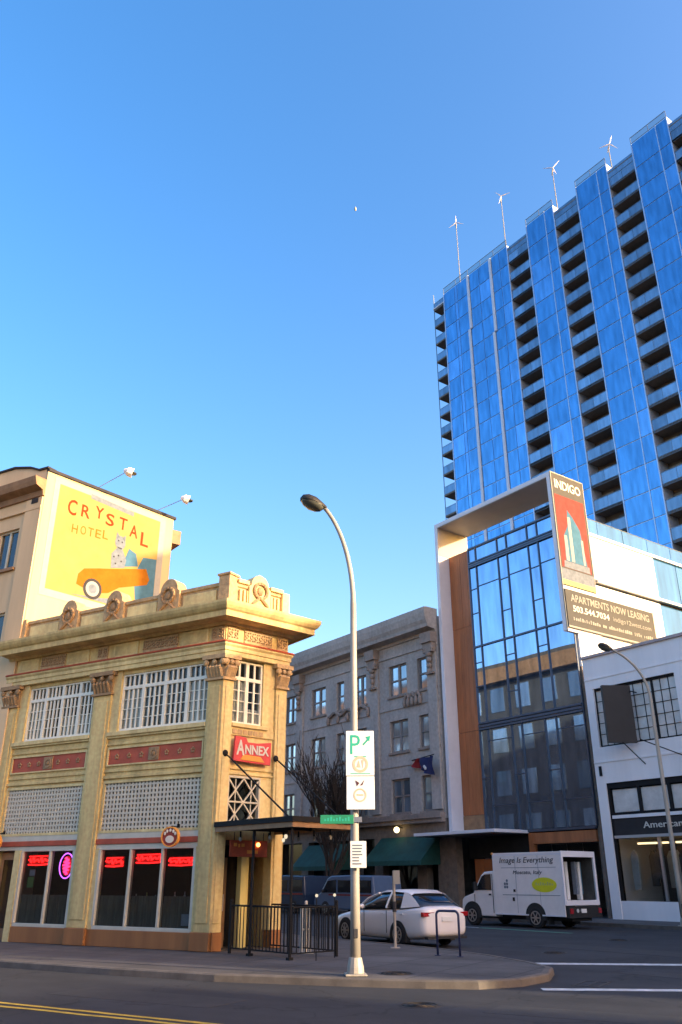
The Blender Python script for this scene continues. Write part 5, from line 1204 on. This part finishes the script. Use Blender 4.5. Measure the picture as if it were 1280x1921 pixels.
# signs on the lamp post
pk = root('parking_sign', 'pair of white parking plates with green P on the lamp post', 'sign', (LP[0], LP[1] - .16, 3.02), -3)
part('upper_plate', MB().box(-.17, .40, -.02, 0, .64, 1.52), 'sign_white', pk, bevel=.006); part('lower_plate', MB().box(-.16, .40, -.02, 0, 0, .63), 'sign_white', pk, bevel=.006)
part('letter', fit(text('P', .5, .004), -.08, .12, 1.06, 1.44, -.023), 'sign_teal', pk)
g = MB(); bar(g, (.18, 1.24), (.31, 1.38), -.025, -.021, .035); g.plate([(.33, 1.42), (.23, 1.40), (.31, 1.31)], -.026, -.022); part('arrow', g, 'sign_teal', pk)
part('emblem', MB().ring(.12, .86, .11, .16, -.025, -.021, 20).plate([(.04, .80), (.09, .94), (.13, .80)], -.025, -.021).plate([(.14, .94), (.19, .94), (.17, .78)], -.025, -.021), 'sign_tan', pk)
part('rule', MB().box(-.08, .32, -.0235, -.0205, .675, .69).box(.0, .24, -.0235, -.0205, 1.00, 1.02), 'sign_teal', pk)
part('arrowheads', MB().plate([(.02, .55), (.10, .50), (.05, .44)], -.026, -.021).plate([(.16, .46), (.20, .56), (.11, .45)], -.026, -.021), 'sign_maroon', pk)
part('lower_emblem', MB().ring(.11, .27, .10, .13, -.025, -.021, 20).box(.04, .18, -.025, -.021, .26, .29), 'sign_tan', pk)
part('clamp', MB().box(-.02, .26, 0, .05, 1.2, 1.26).box(-.02, .26, 0, .05, .3, .36), 'steel', pk)
sp = root('small_plate', 'small white plate lower down on the lamp post', 'sign', (LP[0], LP[1] - .16, 1.96), -3)
part('plate', MB().box(-.09, .22, -.02, 0, 0, .48), 'sign_white', sp, bevel=.005)
g = MB()
for i in range(7): g.box(-.05, .05 + random.uniform(0, .12), -.024, -.0205, .06 + i * .055, .085 + i * .055)
part('small_print', g, 'mural_grey', sp, kind='stuff')
sn = root('street_name_sign', 'green street name plate on the left of the lamp post', 'sign', (LP[0], LP[1] - .10, 2.76), -4)
part('plate', MB().box(-.68, -.02, -.02, 0, 0, .165), 'sign_green', sn, bevel=.004)
g = MB()
for i in range(9): g.box(-.60 + i * .058, -.565 + i * .058, -.024, -.0205, .05, .09 + .02 * (i % 3))
part('small_print', g, 'sign_teal', sn, kind='stuff'); part('bracket', MB().box(-.06, .14, 0, .06, .03, .13), 'steel', sn)
# parking post, bicycle staple, white stand
mt = root('sign_post', 'slim grey post with small plate beside the white sedan', 'post', (1.42, 24.34, .125), 0)
part('tube', MB().cyl((0, 0, 0), (0, 0, 1.85), .04, 10).box(-.12, .12, -.12, .12, 0, .02), 'galv', mt); part('plate', MB().box(-.02, .16, -.06, -.045, 1.52, 1.86), 'letter_grey', mt); part('collar', MB().cyl((0, 0, .85), (0, 0, 1.1), .055, 10), 'mural_dark', mt)
rk = root('bicycle_rack', 'dark blue hoop bicycle rack on the pavement corner', 'bicycle rack', (2.28, 22.0, .125), -40)
pts = [(0, 0, 0), (0, 0, .85)] + [(.10 - .10 * math.cos(R(a)), 0, .85 + .10 * math.sin(R(a))) for a in range(15, 91, 15)] + [(.52 + .10 * math.sin(R(a)), 0, .85 + .10 * math.cos(R(a))) for a in range(0, 91, 15)] + [(.62, 0, 0)]
part('hoop', MB().tube(pts, .028, 10), 'rack_blue', rk, smooth=True); part('foot', MB().cyl((0, 0, 0), (0, 0, .015), .08, 12).cyl((.62, 0, 0), (.62, 0, .015), .08, 12), 'rack_blue', rk)
ws = root('barrier_stand', 'cluster of three pale upright tubes standing inside the railing', 'stand', (-.86, 22.6, .125), 20)
for i, (x, h) in enumerate(((-.11, .98), (0, 1.12), (.11, .98))): part('tube', MB().cyl((x, 0, 0), (x, 0, h), .035, 10).ball((x, 0, h), .04), 'sign_letter', ws)
part('foot', MB().box(-.18, .18, -.1, .1, 0, .03), 'steel', ws); part('tie', MB().box(-.13, .13, -.03, .03, .5, .54), 'steel', ws)
for i, (x, y) in enumerate(((-.55, 20.6), (-.15, 21.4))):
    bo = root('candle_lamp', ('nearer', 'farther')[i] + ' small white globe lamp on a thin stake by the railing', 'lamp', (x, y, .125), 0, 'stake lamps')
    part('stake', MB().cyl((0, 0, 0), (0, 0, 1.25), .012, 6), 'black_metal', bo); part('globe', MB().ball((0, 0, 1.3), .035), 'bulb', bo)
# bare tree: broom of upright branches
tr = root('bare_tree', 'bare winter street tree in front of the grey stone building', 'tree', (*wrow(-18.9, -2.6), .125), 0)
random.seed(5); tg = MB(); tw = MB(); cnt = [0]
def branch(p, d, L, r, lv):
    cnt[0] += 1; n = 4; pts = [p]; q = Vector(p); dd = Vector(d)
    for i in range(n):
        dd = (dd + Vector((random.uniform(-.12, .12), random.uniform(-.12, .12), random.uniform(.0, .12)))).normalized(); q = q + dd * (L / n); pts.append(q.copy())
    (tg if lv < 2 else tw).tube(pts, [max(.02, r * (1 - .6 * i / n)) for i in range(n + 1)], 6 if lv < 2 else 4, cap=False)
    if lv < 4:
        for k in range({0: 16, 1: 7, 2: 5, 3: 2}[lv]):
            t = random.uniform(.35, 1.0); base = Vector(pts[min(n, int(t * n))]); a = random.uniform(0, math.tau); sp_ = random.uniform(.18, .50)
            nd = (dd + Vector((math.cos(a), math.sin(a), .35)) * sp_).normalized(); branch(base, nd, L * (random.uniform(.8, 1.35) if lv == 0 else random.uniform(.40, .65)), r * .5, lv + 1)
branch(Vector((0, 0, 0)), Vector((0, 0, 1)), 4.0, .15, 0)
part('trunk', tg, 'bark', tr); part('crown', tw, 'bark', tr, kind='stuff')
# day moon
mo = single('moon', MB().ball((0, 0, 0), 1, n=20, m=14), 'moon', 'tiny pale moon high in the blue sky', 'moon', (0, 0, 0), 0, True)
_f = 1550.; _a, _b = (667 - 640) / _f, (960.5 - 392) / _f; _p = R(24)
_d = Vector((_a, math.cos(_p) - _b * math.sin(_p), math.sin(_p) + _b * math.cos(_p))).normalized()
mo.location = Vector((0, 0, 1.75)) + _d * 1500; mo.scale = (1.9, 1.9, 4.6)
